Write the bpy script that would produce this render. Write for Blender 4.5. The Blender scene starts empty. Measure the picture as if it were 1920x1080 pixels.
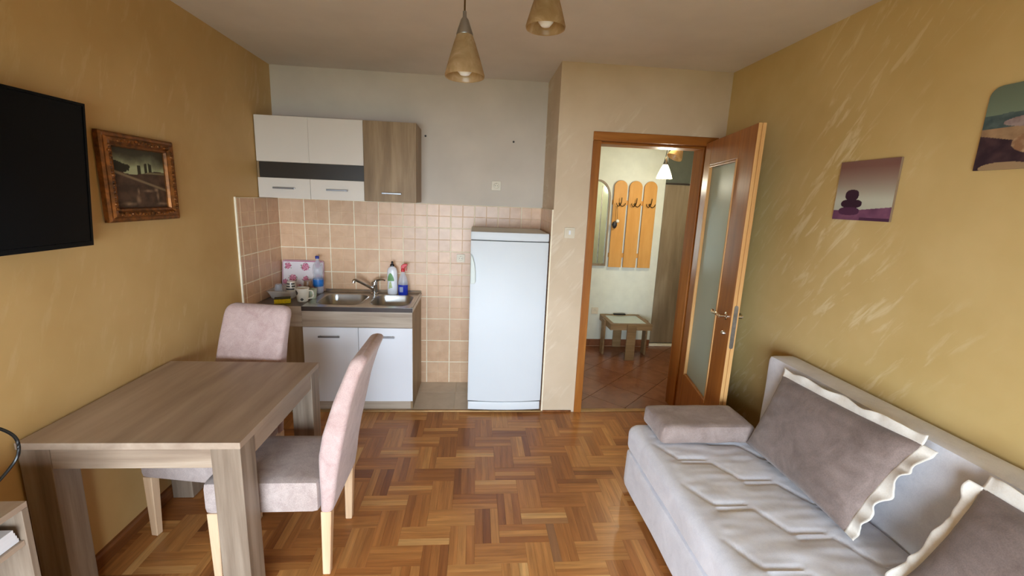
import bpy, bmesh, math, random
from mathutils import Vector, Matrix, noise
random.seed(7)
SC = bpy.context.scene
COL = SC.collection

# ------------------------------------------------------------------ camera
F_PX, YAW, PITCH, ROLL, CAM_H = 822.97, 0.0875, 0.1973, 0.0408, 1.658
cam_d = bpy.data.cameras.new('camera')
cam = bpy.data.objects.new('camera', cam_d)
COL.objects.link(cam)
cam_d.sensor_fit = 'HORIZONTAL'
cam_d.sensor_width = 36.0
cam_d.lens = F_PX / 1920.0 * 36.0
cam_d.clip_start = 0.02
_f = Vector((math.sin(YAW) * math.cos(PITCH), math.cos(YAW) * math.cos(PITCH), -math.sin(PITCH)))
_r = Vector((math.cos(YAW), -math.sin(YAW), 0))
_u = _r.cross(_f)
_r2 = math.cos(ROLL) * _r + math.sin(ROLL) * _u
_u2 = -math.sin(ROLL) * _r + math.cos(ROLL) * _u
_M = Matrix((_r2, _u2, -_f)).transposed().to_4x4()
_M.translation = Vector((0, 0, CAM_H))
cam.matrix_world = _M
SC.camera = cam

# ------------------------------------------------------------------ room dimensions (metres)
XL, XR, XN = -1.62, 1.8075, 0.567
D, D2, H = 3.234, 3.802, 2.611
YW = -1.25                     # inner face of the window wall behind the camera
HALL_Y = 4.89
WIN = (-1.40, 0.75, 0.10, 1.72)   # window opening x0,x1,z0,z1

# ------------------------------------------------------------------ world, daylight, exposure
w = bpy.data.worlds.new('overcast_sky')
SC.world = w
w.use_nodes = True
bg = w.node_tree.nodes['Background']
bg.inputs['Color'].default_value = (0.74, 0.87, 1.0, 1)
bg.inputs['Strength'].default_value = 21.5
pd = bpy.data.lights.new('window_portal', 'AREA')
pd.shape = 'RECTANGLE'
pd.size = WIN[1] - WIN[0]
pd.size_y = WIN[3] - WIN[2]
pd.cycles.is_portal = True
po = bpy.data.objects.new('window_portal', pd)
COL.objects.link(po)
po.location = ((WIN[0] + WIN[1]) / 2, YW - 0.10, (WIN[2] + WIN[3]) / 2)
po.rotation_euler = (math.radians(90), 0, 0)       # shines towards +Y, into the room
SC.view_settings.view_transform = 'Standard'
SC.view_settings.look = 'None'
SC.view_settings.gamma = 1.0
SC.view_settings.use_curve_mapping = False
SC.view_settings.exposure = 0.2


# ------------------------------------------------------------------ materials
def lin(c):
    return tuple(((v / 255) / 12.92 if v / 255 <= 0.04045 else ((v / 255 + 0.055) / 1.055) ** 2.4) for v in c) + (1,)


class NT:
    """Small node-tree writer."""
    def __init__(self, name):
        self.m = bpy.data.materials.new(name)
        self.m.use_nodes = True
        self.t = self.m.node_tree
        self.b = self.t.nodes['Principled BSDF']

    def n(self, kind, **kw):
        nd = self.t.nodes.new(kind)
        for k, v in kw.items():
            if k.startswith('i_'):
                nd.inputs[k[2:]].default_value = v
            else:
                setattr(nd, k, v)
        return nd

    def l(self, a, b):
        self.t.links.new(a, b)

    def ramp(self, src, stops):
        r = self.n('ShaderNodeValToRGB')
        e = r.color_ramp.elements
        while len(e) < len(stops):
            e.new(0.5)
        for el, (p, c) in zip(e, stops):
            el.position = p
            el.color = c if len(c) == 4 else lin(c)
        self.l(src, r.inputs['Fac'])
        return r.outputs['Color']

    def coords(self, scale=(1, 1, 1), rot=(0, 0, 0), out='Object'):
        tc = self.n('ShaderNodeTexCoord')
        mp = self.n('ShaderNodeMapping')
        mp.inputs['Scale'].default_value = scale
        src = tc.outputs[out]
        if any(rot):                      # turn first, then stretch
            r0 = self.n('ShaderNodeMapping')
            r0.inputs['Rotation'].default_value = rot
            self.l(src, r0.inputs['Vector'])
            src = r0.outputs['Vector']
        self.l(src, mp.inputs['Vector'])
        return mp.outputs['Vector']

    def noise(self, vec, scale=5, detail=4, rough=0.55, dist=0.0):
        nz = self.n('ShaderNodeTexNoise')
        nz.inputs['Scale'].default_value = scale
        nz.inputs['Detail'].default_value = detail
        nz.inputs['Roughness'].default_value = rough
        nz.inputs['Distortion'].default_value = dist
        self.l(vec, nz.inputs['Vector'])
        return nz.outputs['Fac']

    def mix(self, fac, a, b, mode='MIX'):
        mx = self.n('ShaderNodeMix', data_type='RGBA', blend_type=mode)
        for s, i in ((fac, 0), (a, 6), (b, 7)):
            if isinstance(s, (int, float)):
                mx.inputs[i].default_value = s
            elif isinstance(s, tuple):
                mx.inputs[i].default_value = s if len(s) == 4 else lin(s)
            else:
                self.l(s, mx.inputs[i])
        return mx.outputs[2]

    def math(self, op, a, b=0.0):
        mn = self.n('ShaderNodeMath', operation=op)
        for s, i in ((a, 0), (b, 1)):
            if isinstance(s, (int, float)):
                mn.inputs[i].default_value = s
            else:
                self.l(s, mn.inputs[i])
        return mn.outputs[0]

    def bump(self, h, strength=0.2, dist=0.01):
        b = self.n('ShaderNodeBump')
        b.inputs['Strength'].default_value = strength
        b.inputs['Distance'].default_value = dist
        self.l(h, b.inputs['Height'])
        self.l(b.outputs['Normal'], self.b.inputs['Normal'])

    def base(self, c):
        if isinstance(c, tuple):
            self.b.inputs['Base Color'].default_value = c if len(c) == 4 else lin(c)
        else:
            self.l(c, self.b.inputs['Base Color'])

    def set(self, **kw):
        names = dict(rough='Roughness', metal='Metallic', spec='Specular IOR Level', trans='Transmission Weight', ior='IOR',
                     sheen='Sheen Weight', coat='Coat Weight', alpha='Alpha')
        for k, v in kw.items():
            s = self.b.inputs[names[k]]
            if isinstance(v, (int, float)):
                s.default_value = v
            else:
                self.l(v, s)
        return self.m


def plain(name, c, rough=0.5, metal=0.0, var=0.06, scale=9, spec=0.5, **kw):
    t = NT(name)
    nz = t.noise(t.coords(), scale, 3)
    c1 = tuple(max(0, v * (1 - var)) for v in c)
    c2 = tuple(min(255, v * (1 + var)) for v in c)
    t.base(t.ramp(nz, [(0.3, c1), (0.7, c2)]))
    return t.set(rough=rough, metal=metal, spec=spec, **kw)


def wood(name, dark, mid, light, axis='X', rough=0.45, fine=38, long=2.2, band=0.5, bump=0.05):
    t = NT(name)
    s = [fine, fine, fine]
    s['XYZ'.index(axis)] = long
    v = t.coords(tuple(s))
    a = t.noise(v, 1.0, 6, 0.6, 0.3)
    s2 = [fine * 0.28] * 3
    s2['XYZ'.index(axis)] = long * 0.35
    b = t.noise(t.coords(tuple(s2)), 1.0, 3, 0.5, 0.6)
    f = t.math('ADD', t.math('MULTIPLY', a, 1 - band), t.math('MULTIPLY', b, band))
    t.base(t.ramp(f, [(0.32, dark), (0.5, mid), (0.68, light)]))
    t.bump(a, bump, 0.003)
    return t.set(rough=rough, spec=0.3)


def stucco(name, deep, mid, streak, rot, rough=0.42, amount=0.5):
    """Decorative paint with long pearly trowel strokes."""
    t = NT(name)
    patch = t.noise(t.coords(), 1.6, 4, 0.6)
    basec = t.ramp(patch, [(0.3, deep), (0.7, mid)])
    v = t.coords((1, 11, 2.4) if rot[0] else (11, 1, 2.4), rot)
    st = t.noise(v, 2.0, 5, 0.6, 0.5)
    mask = t.ramp(st, [(0.55, (0, 0, 0, 1)), (0.66, (1, 1, 1, 1))])
    big = t.ramp(t.noise(t.coords(), 1.1, 2), [(0.42, (0, 0, 0, 1)), (0.62, (1, 1, 1, 1))])
    m = t.mix(1.0, mask, big, 'MULTIPLY')
    fac = t.math('MULTIPLY', m, amount)
    t.base(t.mix(fac, basec, streak))
    t.bump(t.noise(t.coords(), 90, 3), 0.06, 0.004)
    rr = t.math('SUBTRACT', rough + 0.1, t.math('MULTIPLY', m, 0.2))
    return t.set(rough=rr, spec=0.35)


def suede(name, c1, c2, scale=7, rough=0.85):
    t = NT(name)
    a = t.noise(t.coords(), scale, 5, 0.65, 0.6)
    f = t.noise(t.coords(), 240, 2, 0.6)
    c = t.ramp(a, [(0.30, c1), (0.70, c2)])
    c = t.mix(0.18, c, t.ramp(f, [(0.3, (90, 80, 78)), (0.7, (235, 228, 225))]), 'OVERLAY')
    t.base(c)
    t.bump(f, 0.15, 0.002)
    t.set(rough=rough, sheen=0.25, spec=0.2)
    return t.m


M = {}
M['ceiling'] = plain('ceiling_paint', (226, 217, 211), 0.9, var=0.02, scale=3)
M['niche'] = plain('niche_paint', (214, 202, 188), 0.85, var=0.025, scale=3)
M['wall_l'] = stucco('ochre_stucco_left', (196, 158, 98), (212, 176, 118), (236, 212, 164), (0.36, 0, 0), amount=0.2)
M['wall_r'] = stucco('ochre_stucco_right', (206, 176, 114), (222, 194, 136), (246, 232, 192), (-0.64, 0, 0), amount=0.5)
M['wall_d'] = stucco('cream_stucco', (208, 185, 154), (226, 205, 177), (244, 232, 212), (0, -0.64, 0), amount=0.6)
M['wall_w'] = plain('low_bounce_brown', (104, 78, 50), 0.8)  # unseen wall, kept dark to cut bounce light on the upper walls
M['hall_wall'] = plain('hall_white_paint', (226, 226, 210), 0.8, var=0.02)
M['hall_shaded'] = plain('hall_painted_shade', (104, 106, 92), 0.8, var=0.04)  # grey base colour stands in for the shade on this wall
M['oak'] = wood('sonoma_oak_y', (150, 128, 110), (174, 153, 133), (194, 174, 154), 'Y', fine=20, band=0.65)
M['oak_x'] = wood('sonoma_oak_x', (134, 113, 95), (168, 147, 126), (192, 174, 154), 'X')
M['oak_z'] = wood('sonoma_oak_z', (112, 94, 78), (142, 124, 106), (166, 149, 131), 'Z')
M['oak_cab'] = wood('kitchen_oak', (122, 98, 70), (150, 124, 92), (176, 150, 116), 'Z', fine=22)
M['oak_rail'] = wood('kitchen_oak_rail', (150, 132, 114), (182, 165, 146), (204, 190, 172), 'X')
M['closet'] = wood('closet_oak', (112, 94, 72), (142, 123, 98), (168, 150, 124), 'Z', fine=18, band=0.7)
M['door'] = wood('door_wood', (140, 82, 30), (164, 100, 40), (186, 122, 56), 'Z', rough=0.38, fine=26)
M['door_x'] = wood('door_wood_x', (140, 82, 30), (164, 100, 40), (186, 122, 56), 'X', rough=0.38, fine=26)
M['door_edge'] = wood('door_edge_wood', (196, 140, 80), (216, 164, 102), (230, 184, 124), 'Z', rough=0.45)
M['pine'] = wood('rack_wood', (196, 138, 66), (210, 152, 80), (222, 168, 96), 'Z', rough=0.5, fine=16)
M['hall_oak'] = wood('hall_table_oak', (116, 88, 56), (140, 110, 74), (162, 132, 94), 'X', fine=24)
M['leg'] = wood('chair_leg_wood', (210, 170, 132), (226, 190, 152), (238, 206, 170), 'Z', rough=0.5)
M['skirt'] = wood('baseboard_wood', (96, 54, 24), (126, 76, 38), (150, 96, 52), 'Y', rough=0.4)
M['white_lac'] = plain('white_lacquer', (238, 240, 245), 0.3, var=0.006, scale=2)
M['white_cab_dim'] = plain('white_cabinet_dimmed', (224, 214, 202), 0.35, var=0.008, scale=2)  # wall cabinet white, the dimmer light up there put into its colour
M['fridge'] = plain('fridge_enamel', (226, 231, 234), 0.45, spec=0.3, var=0.006, scale=2)
M['fridge_grip'] = plain('fridge_grip', (214, 222, 214), 0.4, var=0.006)
M['seal'] = plain('dark_gap', (50, 48, 46), 0.7)
M['plastic'] = plain('white_plastic', (224, 212, 188), 0.4, var=0.02)
M['dark_plastic'] = plain('dark_plastic', (40, 36, 34), 0.45)
M['black'] = plain('black_plastic', (10, 10, 11), 0.35, var=0.02)
M['screen'] = plain('tv_screen', (3, 3, 4), 0.3, var=0.01, spec=0.12)
M['niche_dark'] = plain('niche_shade_brown', (44, 36, 27), 0.35, var=0.05)  # dark brown standing in for shade inside the cabinet niche
M['steel'] = plain('brushed_steel', (190, 190, 188), 0.28, 1.0, var=0.05)
M['chrome'] = plain('chrome', (210, 210, 210), 0.1, 1.0, var=0.02)
M['alu'] = plain('aluminium_handle', (150, 150, 152), 0.35, 1.0, var=0.02)
M['brass'] = plain('aged_brass', (176, 150, 110), 0.28, 1.0, var=0.08)
M['nickel'] = plain('warm_nickel', (222, 212, 196), 0.16, 1.0, var=0.03)
M['lockplate'] = plain('lock_plate', (140, 132, 122), 0.4, 1.0, var=0.1, scale=30)
M['worktop'] = plain('grey_worktop', (96, 84, 76), 0.4, var=0.08, scale=40)
M['edge_dark'] = plain('dark_edge', (62, 48, 42), 0.5)
M['pink'] = suede('pink_chenille', (184, 155, 149), (206, 182, 176), 14)
M['seat_grey'] = suede('seat_chenille', (168, 150, 143), (196, 180, 172), 14)
M['sofa'] = suede('pale_grey_suede', (216, 216, 223), (234, 234, 240), 9)
M['taupe'] = suede('taupe_suede', (114, 98, 91), (146, 129, 122), 8)
M['bolster'] = suede('bolster_suede', (138, 120, 113), (170, 153, 146), 8)
M['ruffle'] = suede('cream_ruffle', (226, 218, 206), (242, 236, 226), 20)
M['paper'] = plain('paper', (225, 225, 228), 0.8, var=0.03)
M['grout'] = plain('grout', (255, 240, 214), 0.85, var=0.03, scale=30)
M['groove'] = plain('tile_groove', (244, 218, 186), 0.7, var=0.03, scale=30)
M['subfloor'] = plain('parquet_joint', (84, 52, 28), 0.8)
M['threshold'] = plain('brass_threshold', (176, 140, 92), 0.4, 0.6)
M['yellow'] = plain('yellow_sponge', (252, 222, 44), 0.9, var=0.08, scale=80)
M['sponge_pad'] = plain('green_scour', (70, 72, 52), 0.95, var=0.1, scale=120)
M['red'] = plain('red_plastic', (214, 40, 48), 0.35)
M['green'] = plain('green_label', (112, 160, 104), 0.5, var=0.15, scale=30)
M['ceramic'] = plain('cream_ceramic', (236, 230, 214), 0.2, var=0.02)
M['brown_cer'] = plain('brown_ceramic', (150, 118, 92), 0.35, var=0.05)
M['inkdark'] = plain('dark_print', (45, 40, 42), 0.4)
M['blue_liq'] = plain('blue_liquid', (34, 54, 168), 0.15)
M['blue_label'] = plain('blue_label', (40, 120, 205), 0.4, var=0.12, scale=25)
M['blue_cap'] = plain('blue_cap', (46, 60, 150), 0.4)
M['ground'] = plain('outside_ground', (84, 92, 66), 0.95, var=0.2, scale=2)
M['plant_frame'] = plain('white_window_frame', (235, 235, 232), 0.4)
M['gold'] = plain('gilded_wood', (118, 72, 30), 0.34, 0.5, var=0.35, scale=26)
M['hook'] = plain('hook_metal', (92, 74, 44), 0.35, 0.9)
M['mug_print'] = plain('mug_print', (70, 70, 66), 0.3, var=0.3, scale=60)


def tile_mat(name, c1, c2, rough=0.32, scale=9):
    t = NT(name)
    oi = t.n('ShaderNodeObjectInfo')
    tc = t.n('ShaderNodeTexCoord')
    ad = t.n('ShaderNodeVectorMath', operation='ADD')
    cb = t.n('ShaderNodeCombineXYZ')
    t.l(t.math('MULTIPLY', oi.outputs['Random'], 40.0), cb.inputs[0])
    t.l(tc.outputs['Object'], ad.inputs[0])
    t.l(cb.outputs[0], ad.inputs[1])
    nz = t.noise(ad.outputs[0], scale, 5, 0.6, 0.5)
    c = t.ramp(nz, [(0.28, c1), (0.72, c2)])
    hv = t.ramp(oi.outputs['Random'], [(0, (0.93, 0.93, 0.93, 1)), (1, (1.05, 1.04, 1.03, 1))])
    t.base(t.mix(1.0, c, hv, 'MULTIPLY'))
    t.bump(nz, 0.06, 0.004)
    return t.set(rough=rough)


M['tile'] = tile_mat('peach_tile', (210, 168, 132), (230, 193, 157))
M['floor_tile'] = tile_mat('grey_beige_tile', (206, 192, 172), (222, 209, 190), 0.35)
M['hall_tile'] = tile_mat('terracotta_tile', (128, 78, 52), (150, 98, 68), 0.25)
M['hall_grout'] = plain('hall_grout', (176, 140, 108), 0.8)


def parquet_mat(name, from_object):
    t = NT(name)
    uv = t.n('ShaderNodeUVMap')
    oi = t.n('ShaderNodeObjectInfo')
    if from_object:
        sp = t.n('ShaderNodeSeparateColor')
        t.l(oi.outputs['Color'], sp.inputs[0])
        tone, off = sp.outputs[0], t.math('MULTIPLY', oi.outputs['Random'], 60.0)
        stain = sp.outputs[1]
    else:
        at = t.n('ShaderNodeAttribute', attribute_name='tone')
        sp = t.n('ShaderNodeSeparateColor')
        t.l(at.outputs['Color'], sp.inputs[0])
        tone, off = sp.outputs[0], t.math('MULTIPLY', sp.outputs[1], 60.0)
    mp = t.n('ShaderNodeMapping')
    mp.inputs['Scale'].default_value = (3.2, 46, 1)
    t.l(uv.outputs[0], mp.inputs['Vector'])
    ad = t.n('ShaderNodeVectorMath', operation='ADD')
    cb = t.n('ShaderNodeCombineXYZ')
    t.l(off, cb.inputs[0])
    t.l(off, cb.inputs[2])
    t.l(mp.outputs[0], ad.inputs[0])
    t.l(cb.outputs[0], ad.inputs[1])
    g = t.noise(ad.outputs[0], 1.0, 6, 0.62, 0.5)
    c = t.ramp(tone, [(0.0, (136, 82, 44)), (0.35, (178, 116, 62)), (0.7, (204, 146, 84)), (1.0, (232, 186, 122))])
    gr = t.ramp(g, [(0.3, (0.66, 0.62, 0.58, 1)), (0.7, (1.14, 1.12, 1.08, 1))])
    c = t.mix(1.0, c, gr, 'MULTIPLY')
    if from_object:
        c = t.mix(stain, c, (104, 92, 82))          # old grey wear mark on a few strips
    t.base(c)
    t.bump(g, 0.03, 0.002)
    return t.set(rough=0.30, spec=0.35)


M['parquet'] = parquet_mat('parquet_oak', True)
M['parquet_rest'] = parquet_mat('parquet_oak_rest', False)


def print_mat(name, rough=0.55):
    t = NT(name)
    at = t.n('ShaderNodeAttribute', attribute_name='ink')
    t.base(at.outputs['Color'])
    return t.set(rough=rough, spec=0.3)


M['print'] = print_mat('printed_canvas')
M['print_gloss'] = print_mat('printed_gloss', 0.25)


def glassy(name, c, rough=0.05, trans=0.9, ior=1.45, alpha=1.0):
    t = NT(name)
    t.base(lin(c))
    return t.set(rough=rough, trans=trans, ior=ior, alpha=alpha)


M['frost'] = glassy('frosted_glass', (186, 200, 186), 0.45, 0.15)
M['pet'] = glassy('clear_plastic', (222, 232, 246), 0.06, 0.0, 1.4, 0.30)
M['tub'] = glassy('cloudy_plastic', (238, 236, 232), 0.3, 0.0, 1.3, 0.42)
M['table_glass'] = plain('table_glass', (188, 198, 188), 0.06, var=0.01, spec=0.9)
M['mirror'] = plain('mirror', (206, 214, 200), 0.06, 0.9, var=0.01)


def shade_mat():
    t = NT('amber_alabaster')
    nz = t.noise(t.coords(), 14, 5, 0.6, 1.2)
    c = t.ramp(nz, [(0.3, (186, 156, 116)), (0.55, (208, 182, 142)), (0.75, (234, 218, 190))])
    t.base(c)
    t.set(rough=0.22)
    tr = t.n('ShaderNodeBsdfTranslucent')
    t.l(c, tr.inputs['Color'])
    mx = t.n('ShaderNodeMixShader')
    mx.inputs[0].default_value = 0.55
    out = t.t.nodes['Material Output']
    t.l(t.b.outputs[0], mx.inputs[1])
    t.l(tr.outputs[0], mx.inputs[2])
    t.l(mx.outputs[0], out.inputs['Surface'])
    return t.m


M['shade'] = shade_mat()


def emit(name, c, s):
    t = NT(name)
    t.base(lin(c))
    t.b.inputs['Emission Color'].default_value = lin(c)
    t.b.inputs['Emission Strength'].default_value = s
    return t.m


M['lit_shade'] = emit('lit_lamp_shade', (255, 236, 184), 6.0)


# ------------------------------------------------------------------ mesh helpers
def bevel(bm, r, seg=2, faces=None):
    if r > 0:
        bmesh.ops.bevel(bm, geom=list(bm.edges), offset=r, segments=seg, profile=0.5, affect='EDGES', clamp_overlap=True)
    return bm


def box(x0, x1, y0, y1, z0, z1, r=0.0, seg=2, bm=None):
    b = bmesh.new()
    vs = [b.verts.new((x, y, z)) for z in (z0, z1) for y in (y0, y1) for x in (x0, x1)]
    for f in ((0, 2, 3, 1), (4, 5, 7, 6), (0, 1, 5, 4), (2, 6, 7, 3), (0, 4, 6, 2), (1, 3, 7, 5)):
        b.faces.new([vs[i] for i in f])
    bevel(b, r, seg)
    return merge(bm, b)


def merge(bm, b):
    if bm is None:
        return b
    me = bpy.data.meshes.new('tmp')
    b.to_mesh(me)
    b.free()
    bm.from_mesh(me)
    bpy.data.meshes.remove(me)
    return bm


def prism(pts, axis, a0, a1, r=0.0, bm=None, seg=2):
    """Extrude a 2-D outline along an axis: X -> pts are (y,z), Y -> (x,z), Z -> (x,y)."""
    b = bmesh.new()

    def P(p, a):
        return {'X': (a, p[0], p[1]), 'Y': (p[0], a, p[1]), 'Z': (p[0], p[1], a)}[axis]
    lo = [b.verts.new(P(p, a0)) for p in pts]
    hi = [b.verts.new(P(p, a1)) for p in pts]
    b.faces.new(lo)
    b.faces.new(list(reversed(hi)))
    n = len(pts)
    for i in range(n):
        b.faces.new((lo[i], hi[i], hi[(i + 1) % n], lo[(i + 1) % n]))
    bmesh.ops.recalc_face_normals(b, faces=list(b.faces))
    bevel(b, r, seg)
    return merge(bm, b)


def holed(outer, holes, axis, a0, a1, bm=None):
    """A slab with openings cut right through it."""
    b = bmesh.new()

    def P(p, a):
        return {'X': (a, p[0], p[1]), 'Y': (p[0], a, p[1]), 'Z': (p[0], p[1], a)}[axis]
    for a in (a0, a1):
        es = []
        for loop in [outer] + holes:
            vs = [b.verts.new(P(p, a)) for p in loop]
            es += [b.edges.new((vs[i], vs[(i + 1) % len(vs)])) for i in range(len(vs))]
        bmesh.ops.triangle_fill(b, edges=es, use_beauty=True)
    b.verts.ensure_lookup_table()
    n = sum(len(q) for q in [outer] + holes)
    k = 0
    for loop in [outer] + holes:
        m_ = len(loop)
        for i in range(m_):
            j = (i + 1) % m_
            b.faces.new((b.verts[k + i], b.verts[k + j], b.verts[n + k + j], b.verts[n + k + i]))
        k += m_
    bmesh.ops.recalc_face_normals(b, faces=list(b.faces))
    return merge(bm, b)


def lathe(prof, c=(0, 0, 0), n=24, bm=None, closed=False, axis=None):
    """Revolve (radius, z) about the vertical through c; axis: optional direction instead of +Z."""
    b = bmesh.new()
    rings = []
    for r, z in prof:
        if r < 1e-6:
            rings.append([b.verts.new((0, 0, z))])
        else:
            rings.append([b.verts.new((r * math.cos(2 * math.pi * i / n), r * math.sin(2 * math.pi * i / n), z)) for i in range(n)])
    pairs = list(zip(rings[:-1], rings[1:]))
    if closed:
        pairs.append((rings[-1], rings[0]))
    for A, B in pairs:
        for i in range(n):
            j = (i + 1) % n
            if len(A) == 1 and len(B) == 1:
                continue
            if len(A) == 1:
                b.faces.new((A[0], B[i], B[j]))
            elif len(B) == 1:
                b.faces.new((A[i], A[j], B[0]))
            else:
                b.faces.new((A[i], A[j], B[j], B[i]))
    bmesh.ops.recalc_face_normals(b, faces=list(b.faces))
    mt = Matrix.Translation(Vector(c))
    if axis is not None:
        mt = mt @ Vector((0, 0, 1)).rotation_difference(Vector(axis)).to_matrix().to_4x4()
    bmesh.ops.transform(b, matrix=mt, verts=list(b.verts))
    return merge(bm, b)


def tube(pts, r, n=8, bm=None, caps=True):
    b = bmesh.new()
    pts = [Vector(p) for p in pts]
    rs = r if isinstance(r, (list, tuple)) else [r] * len(pts)
    rings = []
    up = Vector((0, 0, 1))
    for i, p in enumerate(pts):
        d = (pts[min(i + 1, len(pts) - 1)] - pts[max(i - 1, 0)]).normalized()
        s = d.cross(up)
        if s.length < 0.05:
            s = d.cross(Vector((0, 1, 0)))
        s.normalize()
        t = s.cross(d)
        rings.append([b.verts.new(p + rs[i] * (math.cos(2 * math.pi * k / n) * s + math.sin(2 * math.pi * k / n) * t)) for k in range(n)])
    for A, B in zip(rings[:-1], rings[1:]):
        for i in range(n):
            b.faces.new((A[i], A[(i + 1) % n], B[(i + 1) % n], B[i]))
    if caps:
        b.faces.new(rings[0])
        b.faces.new(list(reversed(rings[-1])))
    bmesh.ops.recalc_face_normals(b, faces=list(b.faces))
    return merge(bm, b)


def spline(pts, per=8):
    pts = [Vector(p) for p in pts]
    out = []
    for i in range(len(pts) - 1):
        p0, p1, p2, p3 = pts[max(i - 1, 0)], pts[i], pts[i + 1], pts[min(i + 2, len(pts) - 1)]
        for k in range(per):
            t = k / per
            out.append(0.5 * ((2 * p1) + (p2 - p0) * t + (2 * p0 - 5 * p1 + 4 * p2 - p3) * t * t + (3 * p1 - p0 - 3 * p2 + p3) * t ** 3))
    out.append(pts[-1])
    return out


def rrect(x0, x1, y0, y1, r, n=6):
    out = []
    for cx, cy, a in ((x1 - r, y1 - r, 0), (x0 + r, y1 - r, 90), (x0 + r, y0 + r, 180), (x1 - r, y0 + r, 270)):
        for k in range(n + 1):
            t = math.radians(a + 90 * k / n)
            out.append((cx + r * math.cos(t), cy + r * math.sin(t)))
    return out


def rounded_block(x0, x1, y0, y1, z0, z1, r, step=0.03, disp=None):
    """A soft block: a dense box whose corners are rounded by r, with an optional displacement."""
    b = bmesh.new()
    c0, c1 = Vector((x0, y0, z0)), Vector((x1, y1, z1))
    vmap = {}

    def V(p):
        key = tuple(round(v, 5) for v in p)
        if key not in vmap:
            vmap[key] = b.verts.new(p)
        return vmap[key]
    n = [max(2, int(round((c1[i] - c0[i]) / step))) for i in range(3)]
    for ax in range(3):
        u, v = (ax + 1) % 3, (ax + 2) % 3
        for side in (0, 1):
            for i in range(n[u]):
                for j in range(n[v]):
                    q = []
                    for di, dj in ((0, 0), (1, 0), (1, 1), (0, 1)):
                        p = [0, 0, 0]
                        p[ax] = c1[ax] if side else c0[ax]
                        p[u] = c0[u] + (c1[u] - c0[u]) * (i + di) / n[u]
                        p[v] = c0[v] + (c1[v] - c0[v]) * (j + dj) / n[v]
                        q.append(V(p))
                    b.faces.new(q if side else q[::-1])
    for vt in b.verts:
        p = vt.co.copy()
        c = Vector([min(max(p[i], c0[i] + r), c1[i] - r) for i in range(3)])
        d = p - c
        if d.length > 1e-6:
            dn = d.normalized()
            p = c + dn * r
        else:
            dn = Vector((0, 0, 1))
        if disp:
            p = p + disp(p, dn)
        vt.co = p
    return b


# ------------------------------------------------------------------ object helpers
OFF = {}


def obj(name, bm, mat, parent=None, smooth=False, origin=None):
    """Link a bmesh (in world coordinates, or local to its parent's thing) as one mesh object."""
    me = bpy.data.meshes.new(name)
    if origin is not None:
        bmesh.ops.translate(bm, vec=-Vector(origin), verts=list(bm.verts))
    elif parent is not None:
        o = OFF.get(parent.name, Vector((0, 0, 0)))
        bmesh.ops.translate(bm, vec=-o, verts=list(bm.verts))
    bm.to_mesh(me)
    bm.free()
    for m_ in (mat if isinstance(mat, (list, tuple)) else [mat]):
        me.materials.append(M[m_] if isinstance(m_, str) else m_)
    if smooth:
        me.polygons.foreach_set('use_smooth', [True] * len(me.polygons))
        try:
            me.set_sharp_from_angle(angle=math.radians(40))
        except Exception:
            pass
    ob = bpy.data.objects.new(name, me)
    COL.objects.link(ob)
    if parent is not None:
        ob.parent = parent
        OFF[ob.name] = OFF.get(parent.name, Vector((0, 0, 0)))
    elif origin is not None:
        ob.location = origin
        OFF[ob.name] = Vector(origin)
    return ob


def tag(o, label, cat=None, group=None, kind=None):
    o['label'] = label
    if cat:
        o['category'] = cat
    if group:
        o['group'] = group
    if kind:
        o['kind'] = kind
    return o


def thing(name, label, cat, loc, rotz=0.0, group=None, local=False):
    o = bpy.data.objects.new(name, None)
    o.empty_display_size = 0.1
    COL.objects.link(o)
    o.location = loc
    o.rotation_euler = (0, 0, rotz)
    OFF[o.name] = Vector((0, 0, 0)) if local else Vector(loc)
    return tag(o, label, cat, group)


def structure(name, bm, mat, label, parent=None):
    o = obj(name, bm, mat, parent)
    if parent is None:
        tag(o, label, None, None, 'structure')
    return o


def ink_grid(name, corner, du, dv, nu, nv, fn, mat='print', parent=None, thick=None):
    """A flat printed sheet: a fine grid whose vertices carry the ink colour fn(u, v) (sRGB 0-255)."""
    b = bmesh.new()
    lay = b.verts.layers.float_color.new('ink')
    rows = []
    c, du, dv = Vector(corner), Vector(du), Vector(dv)
    for j in range(nv + 1):
        row = []
        for i in range(nu + 1):
            u, v = i / nu, j / nv
            vt = b.verts.new(c + du * u + dv * v)
            vt[lay] = lin(fn(u, v))
            row.append(vt)
        rows.append(row)
    for j in range(nv):
        for i in range(nu):
            b.faces.new((rows[j][i], rows[j][i + 1], rows[j + 1][i + 1], rows[j + 1][i]))
    return obj(name, b, mat, parent)


def lerp(a, b, t):
    t = max(0.0, min(1.0, t))
    return tuple(x + (y - x) * t for x, y in zip(a, b))


def fbm(x, y, s=1.0, seed=0.0):
    return noise.fractal(Vector((x * s, y * s, seed)), 1.0, 2.0, 4)


# ================================================================== THE SETTING
# ---- floor with parquet
floor = structure('floor', box(XL, XR, YW, D + 0.006, -0.06, -0.008), 'subfloor', 'oak parquet floor laid in a herringbone of three-strip blocks')
G = 0.1237
GX, GY = 0.031, 1.7445
XA, XB, YA, YB = XL + 0.002, XR - 0.002, YW + 0.002, D - 0.004
strips = []
for j in range(-32, 16):
    for i in range(-18, 20):
        k = (i - j) % 4
        if k == 0:
            for s in range(3):
                strips.append((GX + i * G, GX + (i + 2) * G, GY + (j + s / 3) * G, GY + (j + (s + 1) / 3) * G, 0, (i, j, 0)))
        # V blocks: cell column i with bottom row j when (i - j) % 4 == 3
        if k == 3:
            for s in range(3):
                strips.append((GX + (i + s / 3) * G, GX + (i + (s + 1) / 3) * G, GY + j * G, GY + (j + 2) * G, 1, (i, j, 1)))


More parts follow.
